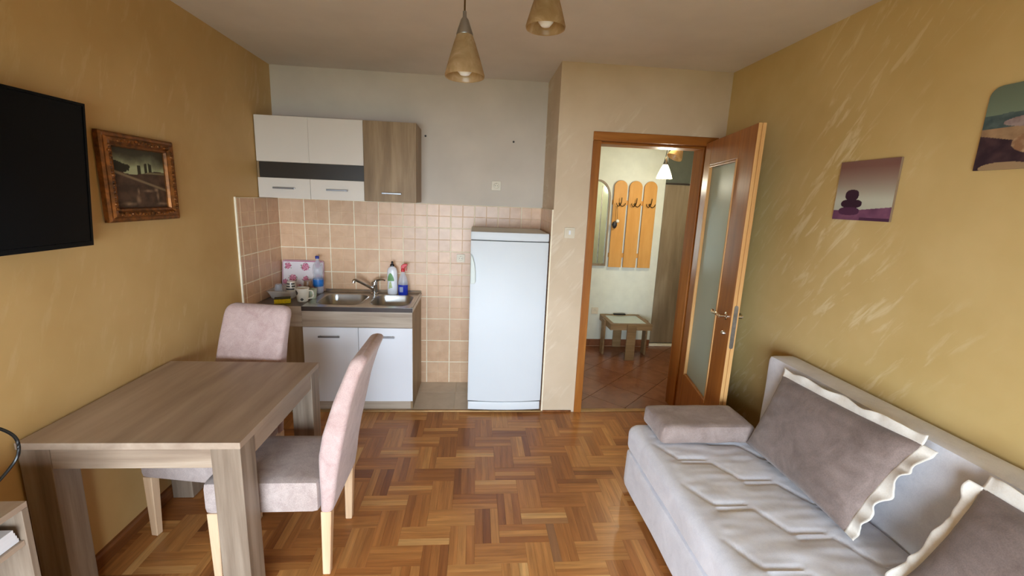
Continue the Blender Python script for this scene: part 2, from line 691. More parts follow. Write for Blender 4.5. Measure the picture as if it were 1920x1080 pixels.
def to_px(P):
    d = Vector(P) - Vector((0, 0, CAM_H))
    z = d.dot(_f)
    if z < 0.05:
        return None
    return (960 + F_PX * d.dot(_r2) / z, 540 - F_PX * d.dot(_u2) / z, z)


clipped = []
for x0, x1, y0, y1, o, blk in strips:
    a0, a1, b0, b1 = max(x0, XA), min(x1, XB), max(y0, YA), min(y1, YB)
    if a1 - a0 < 0.004 or b1 - b0 < 0.004:
        continue
    c = ((a0 + a1) / 2, (b0 + b1) / 2)
    q = to_px((c[0], c[1], 0))
    vis = q is not None and 20 < q[0] < 1900 and q[1] < 1085 and not (c[0] > 0.93 and c[1] < 2.28) and not (c[0] < -0.85 and c[1] < 1.6)
    size = 1 / q[2] if vis else 0
    clipped.append((size, a0, a1, b0, b1, o, blk, a1 - a0 > x1 - x0 - 1e-6 and b1 - b0 > y1 - y0 - 1e-6))
clipped.sort(key=lambda t: -t[0])
rnd = random.Random(3)
blocktone = {}


def tone_of(blk):
    if blk not in blocktone:
        blocktone[blk] = rnd.uniform(0.2, 0.62)
    t = blocktone[blk] + rnd.gauss(0, 0.065)
    if rnd.random() < 0.10:
        t += 0.3
    if rnd.random() < 0.08:
        t -= 0.25
    return max(0.0, min(1.0, t))


def strip_bm(L, W, bm=None, org=(0, 0), rot=0, tone=None):
    """One strip, its long axis along local X, lightly chamfered, with UVs in metres."""
    b = bm or bmesh.new()
    uvl = b.loops.layers.uv.verify()
    tl = b.verts.layers.float_color.get('tone') or b.verts.layers.float_color.new('tone')
    g, ch = 0.0002, 0.0004
    hx, hy = L / 2 - g, W / 2 - g
    rings = []
    for z, q in ((-0.0078, 0), (-ch, 0), (0, ch)):
        ring = []
        for sx, sy in ((-1, -1), (1, -1), (1, 1), (-1, 1)):
            x, y = sx * (hx - q), sy * (hy - q)
            wx, wy = (x, y) if not rot else (-y, x)
            v = b.verts.new((org[0] + wx, org[1] + wy, z))
            v[tl] = (tone[0], tone[1], 0, 1) if tone else (0.5, 0.5, 0, 1)
            ring.append((v, x, y))
        rings.append(ring)

    def face(vs):
        f = b.faces.new([v[0] for v in vs])
        for lp, v in zip(f.loops, vs):
            lp[uvl].uv = (v[1], v[2])
    for A, B in zip(rings[:-1], rings[1:]):
        for i in range(4):
            face((A[i], A[(i + 1) % 4], B[(i + 1) % 4], B[i]))
    face(rings[2])
    return b


std_strip = None
rest = bmesh.new()
for n_, (size, a0, a1, b0, b1, o, blk, full) in enumerate(clipped):
    cx, cy = (a0 + a1) / 2, (b0 + b1) / 2
    L, Wd = (a1 - a0, b1 - b0) if o == 0 else (b1 - b0, a1 - a0)
    tn = tone_of(blk)
    if n_ < 300 and size > 0:
        if full and std_strip is not None:
            ob = bpy.data.objects.new('parquet_strip', std_strip)
            COL.objects.link(ob)
            ob.parent = floor
        else:
            ob = obj('parquet_strip', strip_bm(L, Wd), 'parquet', floor)
            if full:
                std_strip = ob.data
        ob.location = (cx, cy, 0)
        ob.rotation_euler = (0, 0, math.pi / 2 if o else 0)
        st_ = 0.25 if (0.30 < cx < 0.46 and 1.895 < cy < 2.03) else (0.4 if 0.40 < cx < 0.46 and 1.85 < cy < 1.97 else 0.0)
        ob.color = (tn, st_, 0, 1)
    else:
        strip_bm(L, Wd, rest, (cx, cy), o, (tn, rnd.random()))
rest_ob = obj('parquet_strips', rest, 'parquet_rest', floor)
rest_ob['kind'] = 'stuff'

# ---- kitchen niche floor
nf = structure('floor_niche', box(XL, XN, D + 0.022, D2, -0.06, 0.004), 'grout', 'grey beige tiled floor strip of the kitchen niche')
tile_cache = {}


def flat_tile(parent, w_, h_, t_, mat, loc, rot=(0, 0, 0)):
    key = (round(w_, 3), round(h_, 3), mat)
    if key not in tile_cache:
        tile_cache[key] = None
        b = box(-w_ / 2 + 0.0015, w_ / 2 - 0.0015, -h_ / 2 + 0.0015, h_ / 2 - 0.0015, 0, t_, 0.001, 1)
        ob = obj('tile', b, mat, None)
        ob.parent = parent
        tile_cache[key] = ob.data
    else:
        ob = bpy.data.objects.new('tile', tile_cache[key])
        COL.objects.link(ob)
        ob.parent = parent
    ob.location = loc
    ob.rotation_euler = rot
    return ob


xs = [-1.618] + [-0.14 + 0.33 * k for k in range(-4, 3)] + [XN - 0.002]
ys = [D + 0.024, 3.572, D2 - 0.002]
for a, b_ in zip(xs[:-1], xs[1:]):
    for c, d in zip(ys[:-1], ys[1:]):
        if b_ - a > 0.01:
            flat_tile(nf, b_ - a, d - c, 0.004, 'floor_tile', ((a + b_) / 2, (c + d) / 2, 0.0035))
structure('trim_1', box(XL, XN - 0.001, D - 0.002, D + 0.021, -0.03, 0.009, 0.003), 'threshold', 'thin brass threshold strip between parquet and kitchen tiles')

# ---- ceiling
structure('ceiling', box(XL - 0.1, 3.4, YW - 0.2, 5.2, H, H + 0.1), 'ceiling', 'plain off-white painted ceiling')

# ---- walls
structure('wall_left', box(XL - 0.1, XL, YW - 0.2, D2 + 0.1, -0.06, H), 'wall_l', 'ochre stucco wall with the television and the gilt painting')
structure('wall_right', box(XR, XR + 0.1, YW - 0.2, D, -0.06, H), 'wall_r', 'ochre stucco wall with pearly strokes behind the sofa')
wb = structure('wall_back', box(XL, XN, D2, D2 + 0.1, -0.06, H), 'niche', 'kitchen niche back wall with peach tiles below white paint')
DX0, DX1, DZ = 0.862, 1.708, 2.118        # rough opening
outer = [(XN, -0.06), (DX0, -0.06), (DX0, DZ), (DX1, DZ), (DX1, -0.06), (3.4, -0.06), (3.4, H), (XN, H)]
wd = structure('wall_door', prism(outer, 'Y', D, D + 0.20), 'wall_d', 'cream stucco wall around the doorway to the hall')
obj('hall_face', prism([(HX, Z) for HX, Z in [(XN + 0.121, -0.05), (DX0 - 0.001, -0.05), (DX0 - 0.001, DZ + 0.001), (DX1 + 0.001, DZ + 0.001), (DX1 + 0.001, -0.05), (3.299, -0.05), (3.299, H - 0.001), (XN + 0.121, H - 0.001)]], 'Y', D + 0.2002, D + 0.203), 'hall_wall', wd)
wn = structure('wall_niche', box(XN, XN + 0.12, D + 0.20, D2 + 0.1, -0.06, H), 'wall_d', 'short side wall of the kitchen niche beside the fridge')
structure('wall_window', holed([(XL - 0.1, -0.06), (XR + 0.1, -0.06), (XR + 0.1, H), (XL - 0.1, H)],
                               [[(WIN[0], WIN[2]), (WIN[1], WIN[2]), (WIN[1], WIN[3]), (WIN[0], WIN[3])]], 'Y', YW - 0.2, YW),
          'wall_w', 'outer wall with the wide window behind the viewer')
wf = structure('window_1', holed([(WIN[0], WIN[2]), (WIN[1], WIN[2]), (WIN[1], WIN[3]), (WIN[0], WIN[3])],
                                 [[(WIN[0] + 0.05 + k * (WIN[1] - WIN[0]) / 2, WIN[2] + 0.05), (WIN[0] - 0.05 + (k + 1) * (WIN[1] - WIN[0]) / 2, WIN[2] + 0.05),
                                   (WIN[0] - 0.05 + (k + 1) * (WIN[1] - WIN[0]) / 2, WIN[3] - 0.05), (WIN[0] + 0.05 + k * (WIN[1] - WIN[0]) / 2, WIN[3] - 0.05)] for k in (0, 1)],
                                 'Y', YW - 0.18, YW - 0.13), 'plant_frame', 'white two-light window frame behind the viewer')
structure('ground_outside', box(-14, 14, -24, YW - 0.25, -3.2, -3.0), 'ground', 'green ground outside below the window')

# baseboards
prof = [(XL, 0), (XL + 0.016, 0), (XL + 0.016, 0.052), (XL + 0.010, 0.064), (XL, 0.068)]
structure('baseboard_left', prism(prof, 'Y', YW, D - 0.004), 'skirt', 'brown wooden baseboard along the ochre wall under the table')
prof = [(XR, 0), (XR - 0.016, 0), (XR - 0.016, 0.052), (XR - 0.010, 0.064), (XR, 0.068)]
structure('baseboard_right', prism(prof, 'Y', YW, D - 0.10), 'skirt', 'brown wooden baseboard behind the sofa')
structure('trim_2', box(XN + 0.001, 0.80, D - 0.012, D, 0.0, 0.016, 0.003), 'skirt', 'low wooden quarter strip at the foot of the cream wall')


# ---- kitchen wall tiles (20 cm, each pressed with a cross of false joints)
def wall_tile_mesh(w_, h_):
    """Local: X across, Z up, front towards -Y; the back sits on y = 0."""
    b = box(0.0036, w_ - 0.0036, -0.0058, 0, 0.0036, h_ - 0.0036)
    for f in b.faces:
        f.material_index = 1
    nx = 2 if w_ > 0.12 else 1
    nz = 2 if h_ > 0.12 else 1
    for i in range(nx):
        for k in range(nz):
            x0, x1 = 0.0036 + (w_ - 0.0072) * i / nx, 0.0036 + (w_ - 0.0072) * (i + 1) / nx
            z0, z1 = 0.0036 + (h_ - 0.0072) * k / nz, 0.0036 + (h_ - 0.0072) * (k + 1) / nz
            g, c = 0.0010, 0.0022
            lo = [(x0 + (g if i else 0), z0 + (g if k else 0)), (x1 - (g if i < nx - 1 else 0), z0 + (g if k else 0)),
                  (x1 - (g if i < nx - 1 else 0), z1 - (g if k < nz - 1 else 0)), (x0 + (g if i else 0), z1 - (g if k < nz - 1 else 0))]
            cx, cz = (x0 + x1) / 2, (z0 + z1) / 2
            A = [b.verts.new((x, -0.0059, z)) for x, z in lo]
            B = [b.verts.new((x + (c if x < cx else -c), -0.0072, z + (c if z < cz else -c))) for x, z in lo]
            for q in range(4):
                b.faces.new((A[q], A[(q + 1) % 4], B[(q + 1) % 4], B[q]))
            b.faces.new(B)
    return b


wt_cache = {}


def wall_tile(parent, w_, h_, loc, rotz=0.0):
    key = (round(w_, 3), round(h_, 3))
    if key not in wt_cache:
        ob = obj('tile', wall_tile_mesh(w_, h_), ['tile', 'groove'])
        wt_cache[key] = ob.data
    else:
        ob = bpy.data.objects.new('tile', wt_cache[key])
        COL.objects.link(ob)
    ob.parent = parent
    ob.location = loc
    ob.rotation_euler = (0, 0, rotz)


GR = 0.004
grout_b = obj('grout_bed', box(XL, XN, D2 - 0.0092, D2, 0.006, 1.602), 'grout', wb)
for r in range(8):
    x = XL + 0.009
    while x < XN - 0.012:
        w_ = min(0.2, XN - 0.009 - x)
        if not (r < 4 and x + w_ < -0.52):
            wall_tile(wb, w_, 0.2, (x, D2 - GR, r * 0.2 + 0.002))
        x += 0.2
wl = bpy.data.objects['wall_left']
obj('grout_bed', box(XL, XL + 0.0092, 3.150, D2 - GR, 0.80, 1.602), 'grout', wl)
obj('tile_edge', box(XL, XL + 0.012, 3.138, 3.150, 0.836, 1.606, 0.002), 'grout', wl)
for r in range(4, 8):
    y = D2 - 0.011
    while y > 3.17:
        w_ = min(0.2, y - 3.151)
        wall_tile(wl, w_, 0.2, (XL + GR, y - w_, r * 0.2 + 0.002), math.pi / 2)
        y -= 0.2
obj('grout_bed', box(XN - 0.0092, XN, D + 0.004, D2 - GR, 0.006, 1.602), 'grout', wn)
for r in range(8):
    y = D2 - 0.011
    while y > D + 0.02:
        w_ = min(0.2, y - D - 0.005)
        wall_tile(wn, w_, 0.2, (XN - GR, y, r * 0.2 + 0.002), -math.pi / 2)
        y -= 0.2

# ---- door frame
tf = thing('trim_3', 'orange-brown wooden door frame around the hall doorway', None, (1.28, D, 0))
tf['kind'] = 'structure'
cas = 0.06
for (x0, x1) in ((0.822, 0.822 + cas), (1.692, 1.692 + cas)):
    obj('casing', box(x0, x1, D - 0.014, D - 0.0005, 0, 2.102, 0.004), 'door', tf)
obj('casing', box(0.822, 1.692 + cas, D - 0.0145, D - 0.0005, 2.1025, 2.163, 0.004), 'door_x', tf)
obj('jamb', box(DX0 + 0.001, 0.882, D, D + 0.215, 0, 2.102, 0.002), 'door', tf)
obj('jamb', box(1.692, DX1 - 0.001, D, D + 0.215, 0, 2.102, 0.002), 'door', tf)
obj('jamb', box(DX0 + 0.001, DX1 - 0.001, D, D + 0.215, 2.1025, DZ - 0.001, 0.002), 'door_x', tf)
obj('stop', box(0.8825, 0.897, D + 0.05, D + 0.20, 0, 2.102, 0.003), 'door', tf)
obj('stop', box(1.677, 1.6915, D + 0.05, D + 0.20, 0, 2.102, 0.003), 'door', tf)
obj('stop', box(0.8975, 1.6765, D + 0.05, D + 0.20, 2.087, 2.102, 0.003), 'door_x', tf)
for z in (0.28, 1.05, 1.84):
    obj('hinge', lathe([(0, -0.04), (0.008, -0.04), (0.008, 0.04), (0, 0.04)], (1.712, D - 0.022, z), 12), 'brass', tf, True)
structure('trim_4', box(0.8825, 1.6915, D - 0.002, D + 0.045, -0.02, 0.006, 0.002), 'threshold', 'pale threshold strip across the hall doorway')

# ---- open door leaf (local: hinge at origin, leaf along +X, room-side face at y = 0 .. thickness)
LW, LT, LZ0, LZ1 = 0.862, 0.042, 0.012, 2.118
ang = math.atan2(2.37 - 3.205, 1.54 - 1.70)
leaf = thing('door_1', 'open orange-brown wooden door with a tall frosted glass panel', None, (1.700, 3.205, 0), ang, local=True)
leaf['kind'] = 'structure'
g0, g1, gz0, gz1 = 0.125, 0.632, 0.385, 1.955
# +Y local side looks towards the wall or room? the frame is symmetric, so it does not matter
obj('stile', box(0, g0, -LT, 0, LZ0, LZ1, 0.003), 'door', leaf)
obj('stile', box(g1, LW, -LT, 0, LZ0, LZ1, 0.003), 'door', leaf)
obj('rail', box(g0 + 0.0005, g1 - 0.0005, -LT, 0, LZ0, gz0, 0.003), 'door', leaf)
obj('rail', box(g0 + 0.0005, g1 - 0.0005, -LT, 0, gz1, LZ1, 0.003), 'door', leaf)
obj('edge_band', box(LW + 0.0005, LW + 0.004, -LT + 0.001, -LT * 0.54, LZ0, LZ1, 0.001), 'door_edge', leaf)
obj('edge_band', box(LW + 0.0005, LW + 0.004, -LT * 0.49, -0.001, LZ0, LZ1, 0.001), 'door_edge', leaf)
obj('glass_pane', box(g0 + 0.004, g1 - 0.004, -LT / 2 - 0.003, -LT / 2 + 0.003, gz0 + 0.004, gz1 - 0.004), 'frost', leaf)
for sy in (-1, 1):
    yy = (-LT - 0.004, -LT / 2 - 0.0035) if sy < 0 else (-LT / 2 + 0.0035, 0.004)
    for (x0, x1) in ((g0 + 0.0006, g0 + 0.018), (g1 - 0.018, g1 - 0.0006)):
        obj('glazing_bead', box(x0, x1, yy[0], yy[1], gz0 + 0.001, gz1 - 0.001, 0.003), 'door_edge', leaf)
    for (z0, z1) in ((gz0 + 0.0006, gz0 + 0.016), (gz1 - 0.016, gz1 - 0.0006)):
        obj('glazing_bead', box(g0 + 0.0185, g1 - 0.0185, yy[0], yy[1], z0, z1, 0.003), 'door', leaf)
obj('lock_plate', prism([(-LT * 0.5 + 0.011 * math.cos(math.pi * k / 8) * 1.0, 1.10 + 0.011 * math.sin(math.pi * k / 8)) for k in range(9)] +
                        [(-LT * 0.5 + 0.011 * math.cos(math.pi + math.pi * k / 8), 0.86 + 0.011 * math.sin(math.pi + math.pi * k / 8)) for k in range(9)],
                        'X', LW + 0.0042, LW + 0.0066), 'lockplate', leaf)
for sy in (-1, 1):
    y0 = -LT if sy < 0 else 0.0
    hb = lathe([(0, 0), (0.024, 0), (0.024, 0.006), (0.012, 0.010), (0.011, 0.045), (0, 0.047)], (0.795, y0, 1.03), 16, axis=(0, sy, 0))
    hp = spline([(0.795, y0 + sy * 0.042, 1.03), (0.76, y0 + sy * 0.050, 1.034), (0.72, y0 + sy * 0.05, 1.03), (0.68, y0 + sy * 0.046, 1.026), (0.665, y0 + sy * 0.040, 1.034)], 5)
    tube(hp, [0.010] * 6 + [0.009] * (len(hp) - 6), 10, hb)
    obj('handle', hb, 'nickel', leaf, True)
    obj('thumb_turn', lathe([(0, 0), (0.014, 0), (0.013, 0.012), (0.009, 0.018), (0, 0.02)], (0.795, y0, 0.925), 14, axis=(0, sy, 0)), 'chrome', leaf, True)

# ================================================================== HALL
HX0 = XN + 0.12


def clip_poly(poly, x0, x1, y0, y1):
    def cl(pl, inside, cut):
        out = []
        for i in range(len(pl)):
            a, b_ = pl[i], pl[(i + 1) % len(pl)]
            ia, ib = inside(a), inside(b_)
            if ia:
                out.append(a)
            if ia != ib:
                out.append(cut(a, b_))
        return out

    def cx(v):
        return lambda a, b_: (v, a[1] + (b_[1] - a[1]) * (v - a[0]) / (b_[0] - a[0]))

    def cy(v):
        return lambda a, b_: (a[0] + (b_[0] - a[0]) * (v - a[1]) / (b_[1] - a[1]), v)
    for ins, cut in ((lambda p: p[0] >= x0, cx(x0)), (lambda p: p[0] <= x1, cx(x1)), (lambda p: p[1] >= y0, cy(y0)), (lambda p: p[1] <= y1, cy(y1))):
        if len(poly) < 3:
            return []
        poly = cl(poly, ins, cut)
    return poly


hf = structure('floor_hall', box(HX0, 3.3, D + 0.046, 4.98, -0.06, -0.005), 'hall_grout', 'glossy terracotta tiled hall floor laid on the diagonal')
TS = 0.333
for i in range(-2, 16):
    for j in range(-14, 8):
        # rotated lattice: u = (x + y)/sqrt2 , v = (y - x)/sqrt2
        u0, v0 = 5.985 / math.sqrt(2) - 6 * TS + i * TS, j * TS + 0.10
        gp = 0.0022
        sq = [(u0 + gp, v0 + gp), (u0 + TS - gp, v0 + gp), (u0 + TS - gp, v0 + TS - gp), (u0 + gp, v0 + TS - gp)]
        pl = [((u - v) / math.sqrt(2), (u + v) / math.sqrt(2)) for u, v in sq]
        pl = clip_poly(pl, HX0 + 0.002, 3.29, D + 0.048, 4.96)
        if len(pl) >= 3:
            area = abs(sum(pl[k][0] * pl[(k + 1) % len(pl)][1] - pl[(k + 1) % len(pl)][0] * pl[k][1] for k in range(len(pl)))) / 2
            if area > 0.002:
                cxm, cym = sum(q[0] for q in pl) / len(pl), sum(q[1] for q in pl) / len(pl)
                tb = prism([(q[0] - cxm, q[1] - cym) for q in pl], 'Z', -0.0048, 0.0)
                ob = obj('tile', tb, 'hall_tile')
                ob.parent = hf
                ob.location = (cxm, cym, 0)
EDGE = 2.105
structure('wall_hall', box(HX0, EDGE, HALL_Y, HALL_Y + 0.14, -0.06, H), 'hall_wall', 'white hall wall carrying the coat boards')
structure('wall_hall_recess', box(EDGE, 3.4, HALL_Y + 0.06, HALL_Y + 0.14, -0.06, H), 'hall_shaded', 'hall wall above the brown closet door, its shade painted in as grey')
structure('wall_hall_left', box(HX0 - 0.1, HX0, D2 + 0.1, HALL_Y + 0.14, -0.06, H), 'hall_wall', 'white side wall of the hall behind the kitchen')
structure('wall_hall_end', box(3.3, 3.4, D + 0.2, HALL_Y + 0.06, -0.06, H), 'hall_wall', 'end wall of the hall')
bh = structure('baseboard_hall', box(HX0, EDGE - 0.002, HALL_Y - 0.010, HALL_Y - 0.0005, 0.0, 0.005), 'hall_grout', 'terracotta tile skirting along the white hall wall')
x = HX0 + 0.02
while x < EDGE - 0.02:
    x1 = min(x + 0.33, EDGE - 0.003)
    obj('tile', box(x + 0.001, x1 - 0.001, HALL_Y - 0.012, HALL_Y - 0.001, 0.0055, 0.085, 0.002), 'hall_tile', bh)
    x = x1
d2 = thing('door_2', 'flat grey-brown wood-grain closet door beside the coat boards', None, (2.55, HALL_Y + 0.03, 0))
d2['kind'] = 'structure'
obj('panel', box(EDGE + 0.012, 2.96, HALL_Y + 0.022, HALL_Y + 0.058, 0.042, 1.90, 0.002), 'closet', d2)
obj('sill', box(EDGE + 0.004, 2.97, HALL_Y + 0.005, HALL_Y + 0.058, 0.0005, 0.030, 0.003), 'grout', d2)
obj('head_strip', box(EDGE + 0.004, 2.97, HALL_Y + 0.012, HALL_Y + 0.058, 1.906, 1.918, 0.002), 'edge_dark', d2)

# coat boards
rack = thing('coat_rack', 'hall coat rack of three honey-coloured round-topped boards with hooks', 'coat rack', (1.76, HALL_Y, 0.955))
for z in (1.065, 1.655):
    obj('batten', box(1.51, 2.00, HALL_Y - 0.020, HALL_Y - 0.0006, z, z + 0.05, 0.002), 'pine', rack)
for x0, x1, zt in ((1.515, 1.662, 1.920), (1.685, 1.832, 1.920), (1.856, 2.002, 1.922)):
    cx, hw = (x0 + x1) / 2, (x1 - x0) / 2
    ol = [(x0, 0.955), (x1, 0.955)] + [(cx + hw * math.cos(math.pi * k / 16), zt - hw + hw * math.sin(math.pi * k / 16)) for k in range(17)]
    bd = obj('board', prism(ol, 'Y', HALL_Y - 0.040, HALL_Y - 0.0205, 0.002), 'pine', rack)
    hk = lathe([(0, 0), (0.016, 0), (0.014, 0.006), (0, 0.008)], (cx, HALL_Y - 0.0405, 1.665), 12, axis=(0, -1, 0))
    y = HALL_Y - 0.046
    tube(spline([(cx, y, 1.665), (cx, y - 0.03, 1.668), (cx, y - 0.045, 1.70), (cx, y - 0.05, 1.735)], 4), 0.005, 7, hk)
    for s in (-1, 1):
        tube(spline([(cx, y, 1.655), (cx + s * 0.02, y - 0.02, 1.640), (cx + s * 0.042, y - 0.03, 1.652), (cx + s * 0.050, y - 0.032, 1.675)], 4), 0.0045, 7, hk)
    obj('hook', hk, 'hook', bd, True)
orn = thing('hanging_ornament', 'small dark hanging ornament with a pale bead on a coat hook', 'ornament', (1.545, HALL_Y - 0.075, 1.40))
yy = HALL_Y - 0.078
ob_ = lathe([(0, -0.045), (0.020, -0.03), (0.030, 0), (0.022, 0.03), (0, 0.042)], (1.535, yy, 1.435), 14)
obj('pouch', ob_, 'inkdark', orn, True)
obj('bead', lathe([(0.02 * math.sin(math.pi * k / 8), -0.02 * math.cos(math.pi * k / 8)) for k in range(9)], (1.562, yy - 0.012, 1.478), 12), 'ceramic', orn, True)
obj('string', tube([(1.562, yy, 1.49), (1.556, yy, 1.60), (1.548, yy - 0.002, 1.645)], 0.0018, 6, tube([(1.54, yy, 1.475), (1.541, yy, 1.60), (1.546, yy - 0.002, 1.645)], 0.0018, 6)), 'hook', orn)

# mirror
mr = thing('wall_mirror', 'arched hall mirror with a thin wooden frame beside the coat boards', 'mirror', (1.34, HALL_Y, 0.965))
mx0, mx1 = 1.19, 1.485


def arch(x0, x1, z0, zs, h):
    return [(x0, z0), (x1, z0)] + [((x0 + x1) / 2 + (x1 - x0) / 2 * math.cos(math.pi * k / 20), zs + h * math.sin(math.pi * k / 20)) for k in range(21)]


obj('frame', holed(arch(mx0, mx1, 0.965, 1.72, 0.20), [arch(mx0 + 0.022, mx1 - 0.022, 0.99, 1.72, 0.18)], 'Y', HALL_Y - 0.03, HALL_Y - 0.0006), 'closet', mr)
obj('mirror_glass', prism(arch(mx0 + 0.0225, mx1 - 0.0225, 0.9905, 1.72, 0.1795), 'Y', HALL_Y - 0.015, HALL_Y - 0.002), 'mirror', mr)
obj('divider', box(1.385, 1.393, HALL_Y - 0.020, HALL_Y - 0.0155, 0.995, 1.855, 0.001), 'lockplate', mr)

# hall table
ht = thing('coffee_table', 'low wooden hall table with a glass top and a leg at each side', 'table', (1.695, 4.64, 0))
tx0, tx1, ty0, ty1, tz = 1.465, 1.925, 4.425, 4.855, 0.40
obj('top_frame', holed([(tx0, ty0), (tx1, ty0), (tx1, ty1), (tx0, ty1)], [[(tx0 + 0.045, ty0 + 0.045), (tx1 - 0.045, ty0 + 0.045), (tx1 - 0.045, ty1 - 0.045), (tx0 + 0.045, ty1 - 0.045)]], 'Z', tz - 0.065, tz), 'hall_oak', ht)
obj('glass_top', box(tx0 + 0.0455, tx1 - 0.0455, ty0 + 0.0455, ty1 - 0.0455, tz - 0.012, tz - 0.003), 'table_glass', ht)
lx, ly = (tx0 + tx1) / 2, (ty0 + ty1) / 2
for x0, x1, y0, y1 in ((lx - 0.05, lx + 0.05, ty0 - 0.022, ty0 - 0.0005), (lx - 0.05, lx + 0.05, ty1 + 0.0005, ty1 + 0.020), (tx0 - 0.022, tx0 - 0.0005, ly - 0.05, ly + 0.05), (tx1 + 0.0005, tx1 + 0.022, ly - 0.05, ly + 0.05)):
    obj('leg', box(x0, x1, y0, y1, 0, tz - 0.004, 0.003), 'hall_oak', ht)
tag(obj('remote_control', box(1.62, 1.76, 4.815, 4.848, tz + 0.0005, tz + 0.016, 0.004), 'black', origin=(1.69, 4.83, tz)), 'small black handset lying at the far edge of the hall table', 'remote')


def euro_socket(name, label, cat, c, n, wdt, switch=False, group=None):
    """c: centre on the wall, n: axis name pointing off the wall ('-Y')."""
    t = thing(name, label, cat, c, group=group)
    x, y, z = c
    h = wdt / 2
    obj('plate', prism([(x + q[0], z + q[1]) for q in rrect(-h, h, -h, h, 0.006, 3)], 'Y', y - 0.010, y - 0.0006, 0.002), 'plastic', t)
    if switch:
        obj('rocker', prism([(x + q[0], z + q[1]) for q in rrect(-h * 0.62, h * 0.62, -h * 0.62, h * 0.62, 0.004, 3)], 'Y', y - 0.0155, y - 0.0103, 0.002), 'plastic', t)
        obj('marker', box(x - 0.008, x + 0.006, y - 0.0172, y - 0.0157, z - 0.012, z + 0.018, 0.001), 'white_lac', t)
    else:
        obj('cup', lathe([(h * 0.62, 0.0), (h * 0.62, 0.004), (h * 0.55, 0.0045), (h * 0.52, 0.001), (0, 0.001)], (x, y - 0.0103, z), 20, axis=(0, -1, 0)), 'plastic', t, True)
        for s in (-1, 1):
            obj('pin_hole', lathe([(0, 0), (0.0032, 0), (0.0032, 0.0012), (0, 0.0012)], (x + s * 0.0095, y - 0.0116, z), 8, axis=(0, -1, 0)), 'inkdark', t)
        obj('earth_clip', box(x - 0.003, x + 0.003, y - 0.0148, y - 0.0116, z + h * 0.44, z + h * 0.52), 'hook', t)
    return t


euro_socket('wall_socket', 'white power socket low on the white hall wall', 'socket', (1.41, HALL_Y, 0.43), '-Y', 0.08)
euro_socket('wall_socket', 'white power socket on the painted wall above the fridge', 'socket', (0.165, D2, 1.771), '-Y', 0.078)
euro_socket('wall_socket', 'cream power socket set in the peach tiles beside the fridge', 'socket', (-0.122, D2 - 0.0115, 1.149), '-Y', 0.07)
euro_socket('light_switch', 'square cream light switch on the wall beside the door frame', 'switch', (0.695, D, 1.437), '-Y', 0.078, True)

# hall lamp
hl = thing('hall_lamp', 'three-arm hall ceiling lamp with glowing cone shades and one unlit amber shade', 'lamp', (1.78, 4.03, H))
obj('ceiling_plate', lathe([(0, 0), (0.07, 0), (0.07, -0.02), (0.03, -0.035), (0, -0.035)], (1.78, 4.03, H - 0.0005), 24), 'chrome', hl, True)
cone = [(0.022, 0.0), (0.044, -0.045), (0.062, -0.09), (0.071, -0.122), (0.068, -0.122), (0.057, -0.085), (0.038, -0.042), (0.018, -0.002)]
for (px, py, pz, dr, lit) in ((1.722, 4.05, 2.032, (0.0, 0, 1), True), (1.735, 4.00, 2.325, (0.06, 0.04, 1), True), (1.835, 4.02, 2.205, (0.5, 0.1, 1), False)):
    sh = lathe(cone, (px, py, pz), 24, closed=True, axis=dr)
    s_ = obj('shade', sh, 'lit_shade' if lit else 'shade', hl, True)
    obj('cap', lathe([(0, 0.075), (0.006, 0.07), (0.014, 0.04), (0.024, 0.001), (0, 0.001)], (px, py, pz), 16, axis=dr), 'alu', hl, True)
    dv = Vector(dr).normalized()
    obj('cord', tube(spline([Vector((px, py, pz)) + dv * 0.072, Vector((px, py, pz)) + dv * 0.11, (1.78 + (px - 1.78) * 0.3, 4.03 + (py - 4.03) * 0.3, H - 0.03)], 5), 0.003, 6), 'black', hl)
hp_d = bpy.data.lights.new('hall_bulb', 'POINT')
hp_d.energy = 13
hp_d.color = (1.0, 0.95, 0.76)
hp_d.shadow_soft_size = 0.05
hp_o = bpy.data.objects.new('hall_bulb', hp_d)
COL.objects.link(hp_o)
hp_o.location = (1.722, 4.05, 1.86)

# ================================================================== KITCHEN
KF, KZ, KR = 3.263, 0.834, -0.460
# base cabinet with sink
bc = thing('sink_cabinet', 'white two-door sink cabinet with a light oak rail and plinth', 'cabinet', (-0.865, 3.53, 0))
KL = -1.262
obj('side_panel', box(KR - 0.018, KR, KF + 0.002, D2 - 0.014, 0.010, 0.800, 0.001), 'oak_cab', bc)
obj('side_panel', box(KL, KL + 0.018, KF + 0.002, D2 - 0.014, 0.010, 0.800, 0.001), 'oak_cab', bc)
obj('bottom_panel', box(KL + 0.0185, KR - 0.0185, KF + 0.02, D2 - 0.014, 0.082, 0.098), 'oak_x', bc)
obj('plinth', box(KL + 0.0185, KR - 0.0185, KF + 0.004, KF + 0.020, 0.010, 0.080, 0.001), 'oak_rail', bc)
obj('front_rail', box(KL, KR, KF - 0.016, KF + 0.0015, 0.677, 0.799, 0.001), 'oak_rail', bc)
for (x0, x1) in ((KL, -0.8625), (-0.8595, KR)):
    dr_ = obj('door', box(x0, x1, KF - 0.016, KF + 0.0015, 0.082, 0.674, 0.0015), 'white_lac', bc)
    cx = (x0 + x1) / 2 - 0.01
    hb = box(cx - 0.078, cx + 0.078, KF - 0.036, KF - 0.028, 0.598, 0.611, 0.002)
    for s in (-1, 1):
        box(cx + s * 0.064 - 0.005, cx + s * 0.064 + 0.005, KF - 0.0285, KF - 0.0163, 0.600, 0.609, 0, bm=hb)
    obj('handle', hb, 'alu', dr_)
